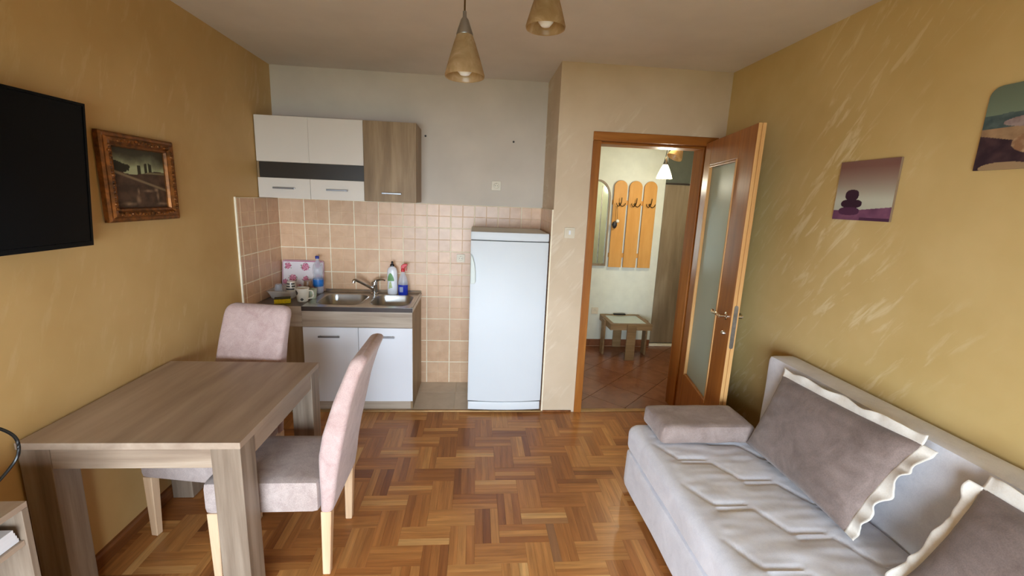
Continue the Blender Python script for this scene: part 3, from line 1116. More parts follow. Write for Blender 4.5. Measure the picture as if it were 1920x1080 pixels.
# corner filler cabinet
cf = thing('corner_cabinet', 'narrow oak corner cabinet behind the far dining chair', 'cabinet', (-1.44, 3.53, 0))
obj('body', box(XL + 0.002, KL - 0.001, KF + 0.030, D2 - 0.014, 0.010, 0.800, 0.001), 'oak_cab', cf)
obj('front_rail', box(XL + 0.002, KL - 0.001, KF - 0.016, KF + 0.0295, 0.677, 0.799, 0.001), 'oak_rail', cf)
obj('door', box(XL + 0.003, KL - 0.002, KF + 0.012, KF + 0.0295, 0.082, 0.674, 0.001), 'oak_cab', cf)
# worktop piece
wt_ = thing('worktop', 'dark grey worktop corner with a light wooden front edge', 'worktop', (-1.44, 3.53, 0.80))
obj('slab', box(XL + 0.014, -1.2615, KF - 0.020, D2 - 0.0130, 0.8005, KZ, 0.001), 'worktop', wt_)
obj('front_edge', box(XL + 0.014, -1.2615, KF - 0.0265, KF - 0.0205, 0.8005, KZ, 0.001), 'oak_rail', wt_)

# sink
sk = thing('kitchen_sink', 'stainless steel double sink with raised back rim on the white cabinet', 'sink', (-0.86, 3.52, 0.80))
SX0, SX1, SY0, SY1 = -1.2605, -0.458, KF - 0.024, D2 - 0.013
bowls = [(-1.195, -0.868, 3.325, 3.665), (-0.800, -0.500, 3.325, 3.665)]
obj('rim_sheet', holed([(SX0, SY0), (SX1, SY0), (SX1, SY1), (SX0, SY1)], [rrect(*b, 0.075) for b in bowls], 'Z', KZ - 0.004, KZ), 'steel', sk)
obj('front_edge', box(SX0, SX1, SY0 - 0.003, SY0 - 0.0004, 0.8005, KZ - 0.001, 0.001), 'edge_dark', sk)
obj('side_edge', box(SX1 + 0.0004, SX1 + 0.003, SY0, SY1, 0.8005, KZ - 0.001, 0.001), 'steel', sk)
obj('back_rim', prism([(SY1 - 0.030, KZ + 0.0004), (SY1, KZ + 0.0004), (SY1, KZ + 0.022), (SY1 - 0.012, KZ + 0.022), (SY1 - 0.018, KZ + 0.008)], 'X', SX0, SX1, 0.002), 'steel', sk)
obj('side_rim', box(SX1 - 0.014, SX1 - 0.0005, SY0 + 0.004, SY1 - 0.031, KZ + 0.0004, KZ + 0.007, 0.003), 'steel', sk)
for x0, x1, y0, y1 in bowls:
    b = bmesh.new()
    rings = []
    for ins, z, rr in ((-0.012, KZ + 0.0006, 0.086), (-0.008, KZ + 0.004, 0.082), (0.0, KZ + 0.002, 0.076), (0.006, KZ - 0.02, 0.072), (0.012, KZ - 0.11, 0.066), (0.024, KZ - 0.135, 0.056), (0.05, KZ - 0.145, 0.04)):
        rings.append([b.verts.new((q[0], q[1], z)) for q in rrect(x0 + ins, x1 - ins, y0 + ins, y1 - ins, rr)])
    for A, B in zip(rings[:-1], rings[1:]):
        for i in range(len(A)):
            b.faces.new((A[i], A[(i + 1) % len(A)], B[(i + 1) % len(A)], B[i]))
    b.faces.new(rings[-1])
    bmesh.ops.recalc_face_normals(b, faces=list(b.faces))
    bo = obj('bowl', b, 'steel', sk, True)
    obj('drain', lathe([(0, 0.004), (0.02, 0.004), (0.034, 0.002), (0.036, 0.0004), (0, 0.0004)], ((x0 + x1) / 2, (y0 + y1) / 2, KZ - 0.145), 20), 'chrome', bo, True)
# faucet
fc = thing('faucet', 'chrome single-lever mixer tap with its spout over the sink', 'tap', (-0.838, 3.715, KZ))
obj('body', lathe([(0, 0), (0.030, 0), (0.030, 0.008), (0.024, 0.014), (0.023, 0.075), (0.027, 0.08), (0.026, 0.105), (0.014, 0.118), (0, 0.12)], (-0.838, 3.715, KZ + 0.0005), 20), 'chrome', fc, True)
sp = spline([(-0.850, 3.705, KZ + 0.045), (-0.90, 3.67, KZ + 0.085), (-0.955, 3.625, KZ + 0.128), (-0.975, 3.61, KZ + 0.133), (-0.982, 3.605, KZ + 0.112)], 6)
obj('spout', tube(sp, [0.0125] * (len(sp) - 8) + [0.0135] * 8, 12), 'chrome', fc, True)
lv = spline([(-0.838, 3.715, KZ + 0.112), (-0.80, 3.69, KZ + 0.128), (-0.765, 3.67, KZ + 0.134), (-0.74, 3.655, KZ + 0.130)], 5)
obj('lever', tube(lv, [0.015 - 0.0006 * i for i in range(len(lv))], 10), 'chrome', fc, True)

# wall cabinets
uc = thing('wall_cabinet', 'white wall cabinet with a dark band painting the shade of a niche above the tiles', 'cabinet', (-1.23, 3.64, 1.605))
UF = 3.482
ux0, ux1, uz0, uz1 = XL + 0.006, -0.8475, 1.606, 2.190
obj('body', box(ux0, ux1, UF + 0.018, D2 - 0.0015, uz0 + 0.0035, uz1, 0.001), 'oak_cab', uc)
xm = -1.240
obj('side_strip', box(ux0, ux0 + 0.012, UF + 0.004, UF + 0.0175, 1.7525, 1.8655), 'oak_cab', uc)
obj('niche_shade', box(ux0 + 0.0125, ux1 - 0.001, UF + 0.012, UF + 0.0175, 1.7525, 1.8655), 'niche_dark', uc)  # dark panel that paints the shade of an open niche
for (x0, x1) in ((ux0, xm - 0.0005), (xm + 0.0005, ux1)):
    obj('door', box(x0, x1, UF, UF + 0.0175, 1.867, uz1, 0.0012), 'white_cab_dim', uc)
    dn = obj('flap', box(x0, x1 - (0.001 if x1 != ux1 else 0), UF, UF + 0.0175, uz0, 1.751, 0.0012), 'white_cab_dim', uc)
    cx = (x0 + x1) / 2
    hb = box(cx - 0.078, cx + 0.078, UF - 0.022, UF - 0.014, 1.672, 1.684, 0.002)
    for s in (-1, 1):
        box(cx + s * 0.064 - 0.005, cx + s * 0.064 + 0.005, UF - 0.0145, UF - 0.0003, 1.674, 1.682, 0, bm=hb)
    obj('handle', hb, 'alu', dn)
uo = thing('wall_cabinet', 'plain oak wall cabinet with one long handle above the sink', 'cabinet', (-0.63, 3.64, 1.605))
vx0, vx1 = -0.8455, -0.459
ol = [(vx0, uz0), (vx1, uz0), (vx1, uz1), (vx0, uz1)]
obj('body', prism([(vx0, uz0 + 0.003), (vx1, uz0 + 0.003), (vx1, uz1), (vx0, uz1)], 'Y', UF + 0.018, D2 - 0.0015, 0.001), 'oak_cab', uo)
dn = obj('door', prism(ol, 'Y', UF, UF + 0.0175, 0.001), 'oak_cab', uo)
hb = box(-0.715, -0.568, UF - 0.022, UF - 0.014, 1.664, 1.676, 0.002)
for s in (-1, 1):
    box(-0.6415 + s * 0.06 - 0.005, -0.6415 + s * 0.06 + 0.005, UF - 0.0145, UF - 0.0003, 1.666, 1.674, 0, bm=hb)
obj('handle', hb, 'alu', dn)

for (x, z, side) in ((-0.425, 2.143, 'beside the oak wall cabinet'), (0.297, 2.133, 'high on the white wall over the fridge')):
    tag(obj('wall_plug', lathe([(0, 0), (0.007, 0), (0.0085, 0.003), (0.005, 0.006), (0, 0.004)], (x, D2 - 0.0006, z), 10, axis=(0, -1, 0)), 'inkdark', origin=(x, D2, z), smooth=True), 'small dark wall plug ' + side, 'wall plug')

# fridge
fr = thing('fridge', 'tall white single-door fridge beside the cream wall', 'fridge', (0.255, 3.5, 0))
fx0, fx1 = -0.033, 0.543


def arc_front(x0, x1, yf, yb, bulge, n=14, inset=0.0):
    pts = [(x0 + inset + (x1 - x0 - 2 * inset) * i / n, yf - bulge * (1 - (2 * i / n - 1) ** 2)) for i in range(n + 1)]
    return pts + [(x1 - inset, yb), (x0 + inset, yb)]


obj('body', box(fx0 + 0.004, fx1 - 0.004, 3.262, 3.775, 0.03, 1.412, 0.006), 'fridge', fr)
obj('door', prism(arc_front(fx0, fx1, 3.218, 3.256, 0.020), 'Z', 0.104, 1.360, 0.004), 'fridge', fr, True)
obj('gasket', box(fx0 + 0.006, fx1 - 0.006, 3.2565, 3.2615, 0.11, 1.40), 'seal', fr)
obj('top_panel', prism(arc_front(fx0, fx1, 3.218, 3.2560, 0.020), 'Z', 1.3655, 1.425, 0.006), 'fridge', fr, True)
obj('top_cover', box(fx0, fx1, 3.2565, 3.775, 1.4125, 1.425, 0.004), 'fridge', fr)
obj('kick_panel', prism(arc_front(fx0 + 0.004, fx1 - 0.004, 3.220, 3.2560, 0.016), 'Z', 0.030, 0.096, 0.004), 'fridge', fr, True)
obj('door_gap', box(fx0 + 0.004, fx1 - 0.004, 3.222, 3.2555, 1.3605, 1.365), 'seal', fr)
obj('door_gap', box(fx0 + 0.004, fx1 - 0.004, 3.222, 3.2555, 0.0965, 0.1035), 'seal', fr)
obj('name_plate', prism(rrect(0.165, 0.325, 1.386, 1.398, 0.004, 3), 'Y', 3.1965, 3.1995), 'fridge', fr)
for x in (fx0 + 0.05, fx1 - 0.05):
    for y in (3.28, 3.74):
        obj('foot', lathe([(0, 0), (0.016, 0), (0.016, 0.01), (0.009, 0.012), (0.009, 0.0295), (0, 0.0295)], (x, y, 0.0002 if y < 3.25 else 0.008), 12), 'dark_plastic', fr) if False else \
            obj('foot', lathe([(0, 0.008), (0.016, 0.008), (0.016, 0.018), (0.009, 0.02), (0.009, 0.0298), (0, 0.0298)], (x, y, 0), 12), 'dark_plastic', fr)
hpts = [(-0.030, 1.262), (-0.016, 1.240), (-0.002, 1.19), (0.006, 1.13), (0.007, 1.055), (0.0, 1.042), (-0.030, 1.042)]
obj('handle', prism(hpts, 'Y', 3.184, 3.2165, 0.004), 'fridge_grip', fr)


# ================================================================== THINGS ON THE WORKTOP
# floral tray leaning on the tiles
def floral(u, v):
    base = (246, 238, 242)
    for cx, cy, r, s in ((0.12, 0.82, 0.13, 1), (0.24, 0.42, 0.15, 2), (0.55, 0.80, 0.16, 3), (0.56, 0.40, 0.12, 4), (0.88, 0.45, 0.14, 5), (0.85, 0.86, 0.12, 6), (0.05, 0.30, 0.1, 7), (0.40, 0.12, 0.12, 8), (0.75, 0.12, 0.12, 9)):
        dx, dy = (u - cx) * 1.35, v - cy
        d = math.hypot(dx, dy) + 0.035 * fbm(u, v, 22, s)
        if d < r * 0.75:
            petal = 0.5 + 0.5 * math.sin(math.atan2(dy, dx) * 5 + d * 60)
            base = lerp((196, 84, 120), (236, 178, 196), petal)
        elif d < r * 0.95 and fbm(u, v, 16, s + 20) > 0.1:
            base = (150, 156, 140)
    if v > 0.955:
        base = (196, 120, 140)
    return base


tr = thing('floral_tray', 'rectangular tray printed with pink roses leaning on the tiles', 'tray', (-1.43, 3.745, KZ))
tlx0, tlx1 = -1.600, -1.262
lean = 0.035
z0, z1 = KZ + 0.002, KZ + 0.262
yb0, yb1 = 3.742, 3.742 + lean
b = bmesh.new()
b = prism(rrect(tlx0, tlx1, 0, z1 - z0, 0.02, 4), 'Y', 0, 0.006, 0.001)
for v in b.verts:
    v.co = Vector((v.co.x, v.co.y + yb0 + lean * v.co.z / (z1 - z0), v.co.z + z0))
obj('board', b, 'ceramic', tr)
ink_grid('rose_print', (tlx0 + 0.006, yb0 - 0.0006 + lean * 0.012, z0 + 0.003), (tlx1 - tlx0 - 0.012, 0, 0), (0, lean * 0.97, (z1 - z0) * 0.975), 110, 86, floral, 'print_gloss', tr)
rimp = [(x, yb0 - 0.004 + lean * z / (z1 - z0), z0 + z) for x, z in rrect(tlx0 + 0.003, tlx1 - 0.003, 0.003, z1 - z0 - 0.003, 0.02, 4)]
obj('rim', tube(rimp + [rimp[0]], 0.0045, 6), plain('tray_rim', (214, 170, 180), 0.4), tr, True)


def bottle_prof(segs):
    return [(r, z) for r, z in segs]


wbo = thing('water_bottle', 'clear plastic water bottle with blue cap and label before the tray', 'bottle', (-1.288, 3.690, KZ))
obj('body', lathe([(0, 0.006), (0.028, 0.0), (0.037, 0.008), (0.040, 0.03), (0.038, 0.06), (0.040, 0.085), (0.041, 0.12), (0.037, 0.15), (0.041, 0.17), (0.040, 0.205), (0.034, 0.235), (0.020, 0.262), (0.0135, 0.272), (0.0135, 0.29), (0, 0.29)], (-1.288, 3.690, KZ + 0.0006), 24), 'pet', wbo, True)
obj('label', lathe([(0.0408, 0.085), (0.0418, 0.10), (0.0418, 0.135), (0.0400, 0.148), (0.0396, 0.147), (0.0412, 0.134), (0.0412, 0.10), (0.0402, 0.086)], (-1.288, 3.690, KZ - 0.022), 24, closed=True), 'blue_label', wbo, True)
obj('cap', lathe([(0, 0.2905), (0.0155, 0.2905), (0.0155, 0.31), (0.013, 0.313), (0, 0.313)], (-1.288, 3.690, KZ + 0.0006), 20), 'blue_cap', wbo, True)

db = thing('detergent_bottle', 'white washing-up liquid bottle with black cap and green leaf label', 'bottle', (-0.690, 3.715, KZ))
c = (-0.690, 3.715, KZ + 0.0006)
b = lathe([(0, 0.003), (0.030, 0), (0.036, 0.006), (0.038, 0.06), (0.0365, 0.10), (0.038, 0.14), (0.037, 0.20), (0.030, 0.225), (0.016, 0.236), (0.012, 0.24), (0, 0.24)], c, 24)
bmesh.ops.scale(b, vec=(1.12, 0.72, 1), space=Matrix.Translation(-Vector(c)), verts=list(b.verts))
obj('body', b, 'white_lac', db, True)
obj('cap', lathe([(0, 0.2405), (0.017, 0.2405), (0.016, 0.255), (0.009, 0.262), (0.009, 0.275), (0.005, 0.282), (0, 0.282)], c, 16), 'black', db, True)


def leafpatch(u0, u1, zf, n=14):
    """A thin label hugging the bottle's front."""
    b = bmesh.new()
    rows = []
    for i in range(n + 1):
        a = math.radians(-90 + u0 + (u1 - u0) * i / n)
        zz = zf(i / n)
        rows.append([b.verts.new((c[0] + 0.0390 * 1.12 * math.cos(a), c[1] + 0.0390 * 0.72 * math.sin(a) - 0.0006, c[2] + z)) for z in zz])
    for A, B in zip(rows[:-1], rows[1:]):
        for k in range(len(A) - 1):
            b.faces.new((A[k], B[k], B[k + 1], A[k + 1]))
    return b


obj('leaf_label', leafpatch(-55, 25, lambda t: [0.118 + 0.002 * k + (0.055 * math.sin(math.pi * t) ** 0.8 + 0.004) * k / 4 for k in range(5)]), 'green', db)
obj('leaf_label', leafpatch(-40, 5, lambda t: [0.05 + 0.06 * t * 0.2 + (0.055 * math.sin(math.pi * t) + 0.004) * k / 4 for k in range(5)]), plain('pale_green_label', (190, 205, 150), 0.5, var=0.15, scale=40), db)

sb = thing('spray_bottle', 'clear spray bottle half full of blue cleaner with red trigger', 'bottle', (-0.598, 3.690, KZ))
c2 = (-0.598, 3.690, KZ + 0.0006)


def flat(bm, c_, sx, sy):
    bmesh.ops.scale(bm, vec=(sx, sy, 1), space=Matrix.Translation(-Vector(c_)), verts=list(bm.verts))
    return bm


obj('liquid', flat(lathe([(0, 0.004), (0.033, 0.002), (0.037, 0.01), (0.0375, 0.09), (0, 0.09)], c2, 20), c2, 1.1, 0.7), 'blue_liq', sb, True)
obj('body', flat(lathe([(0.0378, 0.0905), (0.0378, 0.115), (0.030, 0.15), (0.016, 0.185), (0.013, 0.20), (0.0, 0.20)], c2, 20), c2, 1.1, 0.7), 'pet', sb, True)
obj('label', box(c2[0] - 0.025, c2[0] + 0.004, c2[1] - 0.0285, c2[1] - 0.0268, KZ + 0.03, KZ + 0.075, 0.0005), 'pet', sb)
tg = lathe([(0, 0.2005), (0.0165, 0.2005), (0.0165, 0.222), (0.010, 0.226), (0, 0.226)], c2, 14)
hd = [(-0.018, 0.226), (0.014, 0.226), (0.020, 0.243), (0.040, 0.250), (0.040, 0.268), (0.006, 0.266), (-0.016, 0.250)]
prism([(c2[0] + px * 0.9, c2[2] + pz) for px, pz in hd], 'Y', c2[1] - 0.011, c2[1] + 0.011, 0.003, bm=tg)
prism([(c2[0] + 0.020, c2[2] + 0.245), (c2[0] + 0.027, c2[2] + 0.245), (c2[0] + 0.033, c2[2] + 0.21), (c2[0] + 0.026, c2[2] + 0.208)], 'Y', c2[1] - 0.006, c2[1] + 0.006, 0.001, bm=tg)
obj('trigger', tg, 'red', sb, False)


def mug(name, label, c_, r, h, mat, handle_dir=None, cat='mug', extra=None):
    t = thing(name, label, cat, c_)
    x, y, z = c_
    z += 0.0006
    obj('body', lathe([(0, 0.001), (r * 0.70, 0), (r * 0.78, 0.004), (r * 0.93, h * 0.6), (r, h), (r - 0.004, h), (r * 0.93 - 0.004, h * 0.6), (r * 0.75, 0.008), (0, 0.008)], (x, y, z), 24), mat, t, True)
    if handle_dir:
        d = Vector(handle_dir).normalized()
        pts = [Vector((x, y, z)) + d * a + Vector((0, 0, bz)) for a, bz in ((r * 0.965, h * 0.80), (r * 1.5, h * 0.82), (r * 1.72, h * 0.6), (r * 1.55, h * 0.34), (r * 0.90, h * 0.22))]
        obj('handle', tube(spline(pts, 5), 0.005, 8), mat, t, True)
    if extra:
        extra(t, x, y, z)
    return t


def mug_art(t, x, y, z):
    def patch(a0, a1, z0_, z1_, mat):
        b = bmesh.new()
        n = 10
        top, bot = [], []
        for i in range(n + 1):
            a = math.radians(a0 + (a1 - a0) * i / n)
            s = math.sin(math.pi * i / n)
            zm = (z0_ + z1_) / 2
            for lst, zz in ((bot, zm - (zm - z0_) * s), (top, zm + (z1_ - zm) * s + 0.0005)):
                rr = 0.050 * (0.78 + 0.22 * zz / 0.104) + 0.0014
                lst.append(b.verts.new((x + rr * math.cos(a), y + rr * math.sin(a), z + zz)))
        for i in range(n):
            b.faces.new((bot[i], bot[i + 1], top[i + 1], top[i]))
        obj('print', b, mat, t)
    patch(-150, -108, 0.052, 0.092, 'mug_print')
    patch(-95, -60, 0.010, 0.032, 'mug_print')


mug('mug', 'cream mug with grey print and a round handle at the worktop edge', (-1.308, 3.400, KZ), 0.050, 0.104, 'ceramic', (1, -0.15, 0), extra=mug_art)
mug('cup', 'pale green cup standing behind the cream mug', (-1.270, 3.500, KZ), 0.034, 0.078, plain('pale_green_ceramic', (196, 206, 182), 0.25), None, 'cup')

# dish tub with crockery
tb = thing('dish_tub', 'cloudy plastic dish tub in the tiled corner holding cups', 'dish tub', (-1.49, 3.57, KZ))
b = bmesh.new()
rings = []
for ins, z in ((0.018, 0.003), (0.0, 0.062), (-0.006, 0.062), (-0.006, 0.058), (-0.002, 0.058), (0.0215, 0.0006)):
    rings.append([b.verts.new((q[0], q[1], KZ + z)) for q in rrect(-1.596 + ins, -1.394 - ins, 3.445 + ins, 3.675 - ins, 0.03, 4)])
for A, B in zip(rings[:-1], rings[1:]):
    for i in range(len(A)):
        b.faces.new((A[i], A[(i + 1) % len(A)], B[(i + 1) % len(A)], B[i]))
b.faces.new(rings[0])
b.faces.new(rings[-1])
bmesh.ops.recalc_face_normals(b, faces=list(b.faces))
obj('basin', b, 'tub', tb, True)


def upturned(name, label, cat, x, y, z, r, h, mat, bands=None):
    t = thing(name, label, cat, (x, y, z))
    obj('body', lathe([(r * 0.94, 0), (r, 0), (r * 0.95, h * 0.5), (r * 0.74, h), (0, h), (0, h - 0.004), (r * 0.70, h - 0.004), (r * 0.90, h * 0.5)], (x, y, z + 0.0006), 22, closed=False), mat, t, True)
    for (z0_, z1_, a0, a1) in bands or []:
        b = bmesh.new()
        vs = []
        for i in range(13):
            a = math.radians(a0 + (a1 - a0) * i / 12)
            row = []
            for zz in (z0_, z1_):
                rr = r * (1 - 0.05 * zz / (h * 0.5)) if zz < h * 0.5 else r * (0.95 - 0.21 * (zz - h * 0.5) / (h * 0.5))
                row.append(b.verts.new((x + (rr + 0.0012) * math.cos(a), y + (rr + 0.0012) * math.sin(a), z + zz)))
            vs.append(row)
        for A, B in zip(vs[:-1], vs[1:]):
            b.faces.new((A[0], B[0], B[1], A[1]))
        obj('stripe', b, 'inkdark', t)
    return t


upturned('glass_tumbler', 'clear drinking glass upside down in the dish tub', 'glass', -1.535, 3.525, KZ + 0.0035, 0.034, 0.100, 'pet')
upturned('striped_mug', 'white mug with dark stripes upside down in the dish tub', 'mug', -1.463, 3.588, KZ + 0.0035, 0.042, 0.112, 'ceramic',
         [(0.092, 0.102, -145, -88), (0.092, 0.102, -72, -25), (0.072, 0.082, -145, -84), (0.072, 0.082, -68, -25), (0.050, 0.061, -145, -40)])
upturned('brown_mug', 'plain brown mug upside down beside the water bottle', 'mug', -1.344, 3.618, KZ, 0.040, 0.118, 'brown_cer')

sg = thing('sponge', 'yellow kitchen sponge with a dark scouring side on the worktop', 'sponge', (-1.43, 3.335, KZ), 0.35, local=True)
obj('foam', box(-0.055, 0.055, -0.033, 0.033, 0.0005, 0.034, 0.004), 'yellow', sg)
obj('scourer', box(-0.054, 0.054, -0.032, 0.032, 0.0344, 0.040, 0.002), 'sponge_pad', sg)

# ================================================================== DINING TABLE
dt = thing('dining_table', 'grey-brown oak dining table with thick square legs', 'table', (-1.226, 1.948, 0), -0.0076)
OFF[dt.name] = Vector((-1.226, 1.948, 0))
TX0, TX1, TY0, TY1, TZ = -1.606, -0.841, 1.543, 2.353, 0.745
obj('table_top', box(TX0, TX1, TY0, TY1, TZ - 0.026, TZ, 0.0015), 'oak', dt)
LG = 0.105
for x0 in (TX0 + 0.003, TX1 - 0.003 - LG):
    for y0 in (TY0 + 0.003, TY1 - 0.003 - LG):
        obj('leg', box(x0, x0 + LG, y0, y0 + LG, 0.001, TZ - 0.0265, 0.002), 'oak_z', dt)
for y0 in (TY0 + 0.006, TY1 - 0.006 - 0.02):
    obj('apron', box(TX0 + 0.0035 + LG, TX1 - 0.0035 - LG, y0, y0 + 0.02, TZ - 0.105, TZ - 0.0265, 0.001), 'oak_x', dt)
for x0 in (TX0 + 0.006, TX1 - 0.006 - 0.02):
    obj('apron', box(x0, x0 + 0.02, TY0 + 0.0035 + LG, TY1 - 0.0035 - LG, TZ - 0.105, TZ - 0.0265, 0.001), 'oak', dt)


# ================================================================== CHAIRS
def make_chair(label, loc, rotz):
    """Local frame: +X is backwards, seat front at x=-0.435, backrest foot at x=0, width along Y."""
    t = thing('dining_chair', label, 'chair', loc, rotz, 'pink upholstered dining chairs', local=True)
    hw = 0.195

    def puff(p, n_):
        if n_.z > 0.5:
            u = (p.x + 0.21) / 0.22
            v = p.y / hw
            return Vector((0, 0, 0.012 * max(0, 1 - u * u) * max(0, 1 - v * v)))
        return Vector((0, 0, 0))
    obj('seat', rounded_block(-0.437, 0.028, -hw, hw, 0.315, 0.462, 0.02, 0.028, puff), 'seat_grey', t, True)
    # side skirts in the paler cloth
    prof_ = [(0.03, 0.318, 0.082), (0.032, 0.40, 0.096), (0.03, 0.47, 0.104), (0.031, 0.57, 0.122), (0.050, 0.667, 0.143), (0.101, 0.82, 0.176), (0.147, 0.93, 0.211), (0.170, 0.985, 0.236), (0.182, 1.012, 0.244)]
    b = bmesh.new()
    rings = []
    nseg = 4
    N = 26
    for q in range(N + 1):
        t_ = q / N * (len(prof_) - 1)
        i = min(int(t_), len(prof_) - 2)
        fr_ = t_ - i
        xi, z, xr = [prof_[i][k] + (prof_[i + 1][k] - prof_[i][k]) * fr_ for k in range(3)]
        shrink = 0.0
        zt = 1.012
        if z > zt - 0.06:
            s = (z - (zt - 0.06)) / 0.06
            shrink = 0.045 * (1 - math.sqrt(max(0, 1 - s * s)))
        th = 0.0
        if z > zt - 0.028:
            s = (z - (zt - 0.028)) / 0.028
            th = 0.024 * (1 - math.sqrt(max(0, 1 - min(1, s) ** 2)))
        w_ = hw - 0.003 - shrink
        rr = min(0.022, (xr - xi) / 2 - th - 0.002)
        rings.append([b.verts.new((px, py, z)) for px, py in rrect(xi + th, xr - th, -w_, w_, max(rr, 0.004), nseg)])
    for A, B in zip(rings[:-1], rings[1:]):
        for i in range(len(A)):
            b.faces.new((A[i], A[(i + 1) % len(A)], B[(i + 1) % len(A)], B[i]))
    b.faces.new(rings[0])
    b.faces.new(rings[-1])
    bmesh.ops.recalc_face_normals(b, faces=list(b.faces))
    obj('backrest', b, 'pink', t, True)

    def leg(x0, y0, x1, y1, w0, w1):
        b = bmesh.new()
        A = [b.verts.new((x0 + sx * w0 / 2, y0 + sy * w0 / 2, 0.3165 if x0 < 0 else 0.3165)) for sx, sy in ((-1, -1), (1, -1), (1, 1), (-1, 1))]
        B = [b.verts.new((x1 + sx * w1 / 2, y1 + sy * w1 / 2, 0.001)) for sx, sy in ((-1, -1), (1, -1), (1, 1), (-1, 1))]
        for i in range(4):
            b.faces.new((A[i], A[(i + 1) % 4], B[(i + 1) % 4], B[i]))
        b.faces.new(A)
        b.faces.new(B)
        bmesh.ops.recalc_face_normals(b, faces=list(b.faces))
        bevel(b, 0.003, 1)
        obj('leg', b, 'leg', t)
    for s in (-1, 1):
        leg(0.055, s * (hw - 0.026), 0.044, s * (hw - 0.022), 0.044, 0.032)
        leg(-0.408, s * (hw - 0.026), -0.412, s * (hw - 0.024), 0.044, 0.032)
    return t


make_chair('pink dining chair drawn up to the long side of the table, seen from its side', (-0.666, 1.900, 0), 0.0)
make_chair('pink dining chair behind the table, facing the viewer in front of the corner cabinet', (-1.268, 2.362, 0), math.pi / 2 - 0.17)

# ================================================================== SOFA
sofa = thing('sofa_bed', 'pale grey suede sofa bed with a quilted seat against the ochre wall', 'sofa', (1.35, 1.33, 0))
SF, SB, SY_0, SY_1, SZ = 0.905, 1.665, 0.36, 2.285, 0.425


seams = []
for k in range(-2, 4):
    for j in range(-6, 7):
        a = Vector((1.045 + 0.2235 * k, 1.874 - 0.169 * k + 0.333 * j))
        pts_ = [a, a + Vector((0.146, 0)), a + Vector((0.215, -0.136)), a + Vector((0.35, -0.136))]
        if -0.1 < a.y < 2.6:
            seams += list(zip(pts_[:-1], pts_[1:]))


def seam_dist(x, y):
    q = Vector((x, y))
    best = 9.0
    for a, b_ in seams:
        if min(a.x, b_.x) - 0.06 < x < max(a.x, b_.x) + 0.06 and min(a.y, b_.y) - 0.06 < y < max(a.y, b_.y) + 0.06:
            ab = b_ - a
            t_ = max(0.0, min(1.0, (q - a).dot(ab) / ab.length_squared))
            best = min(best, (q - a - ab * t_).length)
    return best


def quilt(p, n_):
    d = Vector((0, 0, 0))
    if n_.z > 0.3 and p.z > 0.3:
        edge = max(0.0, min(1.0, (p.x - SF - 0.045) / 0.05)) * max(0.0, min(1.0, (SY_1 - 0.05 - p.y) / 0.05))
        e = seam_dist(p.x, p.y)
        d.z = (-0.0075 * math.exp(-(e / 0.010) ** 2) + 0.005 * min(1, e / 0.06)) * edge
        d.z += 0.0035 * noise.noise(Vector((p.x * 7, p.y * 24, 0))) * edge + 0.003 * noise.noise(Vector((p.x * 5, p.y * 5, 4))) * edge
    d.x += 0.006 * noise.noise(Vector((p.y * 4, p.z * 6, 3.3))) if n_.x < -0.5 else 0
    return d


obj('seat', rounded_block(SF, SB, SY_0, SY_1, 0.255, SZ, 0.055, 0.0092, quilt), 'sofa', sofa, True)


def slight(p, n_):
    return Vector((0.006 * noise.noise(Vector((p.y * 3, p.z * 5, 1.2))), 0, 0)) if n_.x < -0.5 else Vector((0, 0, 0))


obj('base', rounded_block(SF + 0.002, SB + 0.10, SY_0 + 0.004, SY_1 - 0.006, 0.035, 0.262, 0.022, 0.03, slight), 'sofa', sofa, True)
obj('backrest', rounded_block(1.648, 1.795, SY_0, 2.205, 0.265, 0.874, 0.024, 0.03, lambda p, n_: Vector((0.010 * noise.noise(Vector((p.y * 3, p.z * 4, 7))), 0, 0)) if n_.x < -0.5 else Vector((0, 0, 0))), 'sofa', sofa, True)
for x in (0.97, 1.70):
    for y in (0.45, 2.20):
        obj('foot', box(x - 0.025, x + 0.025, y - 0.025, y + 0.025, 0.0008, 0.0345, 0.003), 'black', sofa)

tag(obj('bolster_cushion', rounded_block(0.990, 1.505, 2.012, 2.278, SZ + 0.011, SZ + 0.115, 0.024, 0.022, lambda p, n_: n_ * 0.004 * noise.noise(p * 9)), 'bolster', origin=(1.25, 2.145, SZ), smooth=True),
    'taupe block cushion lying across the far end of the sofa', 'cushion')


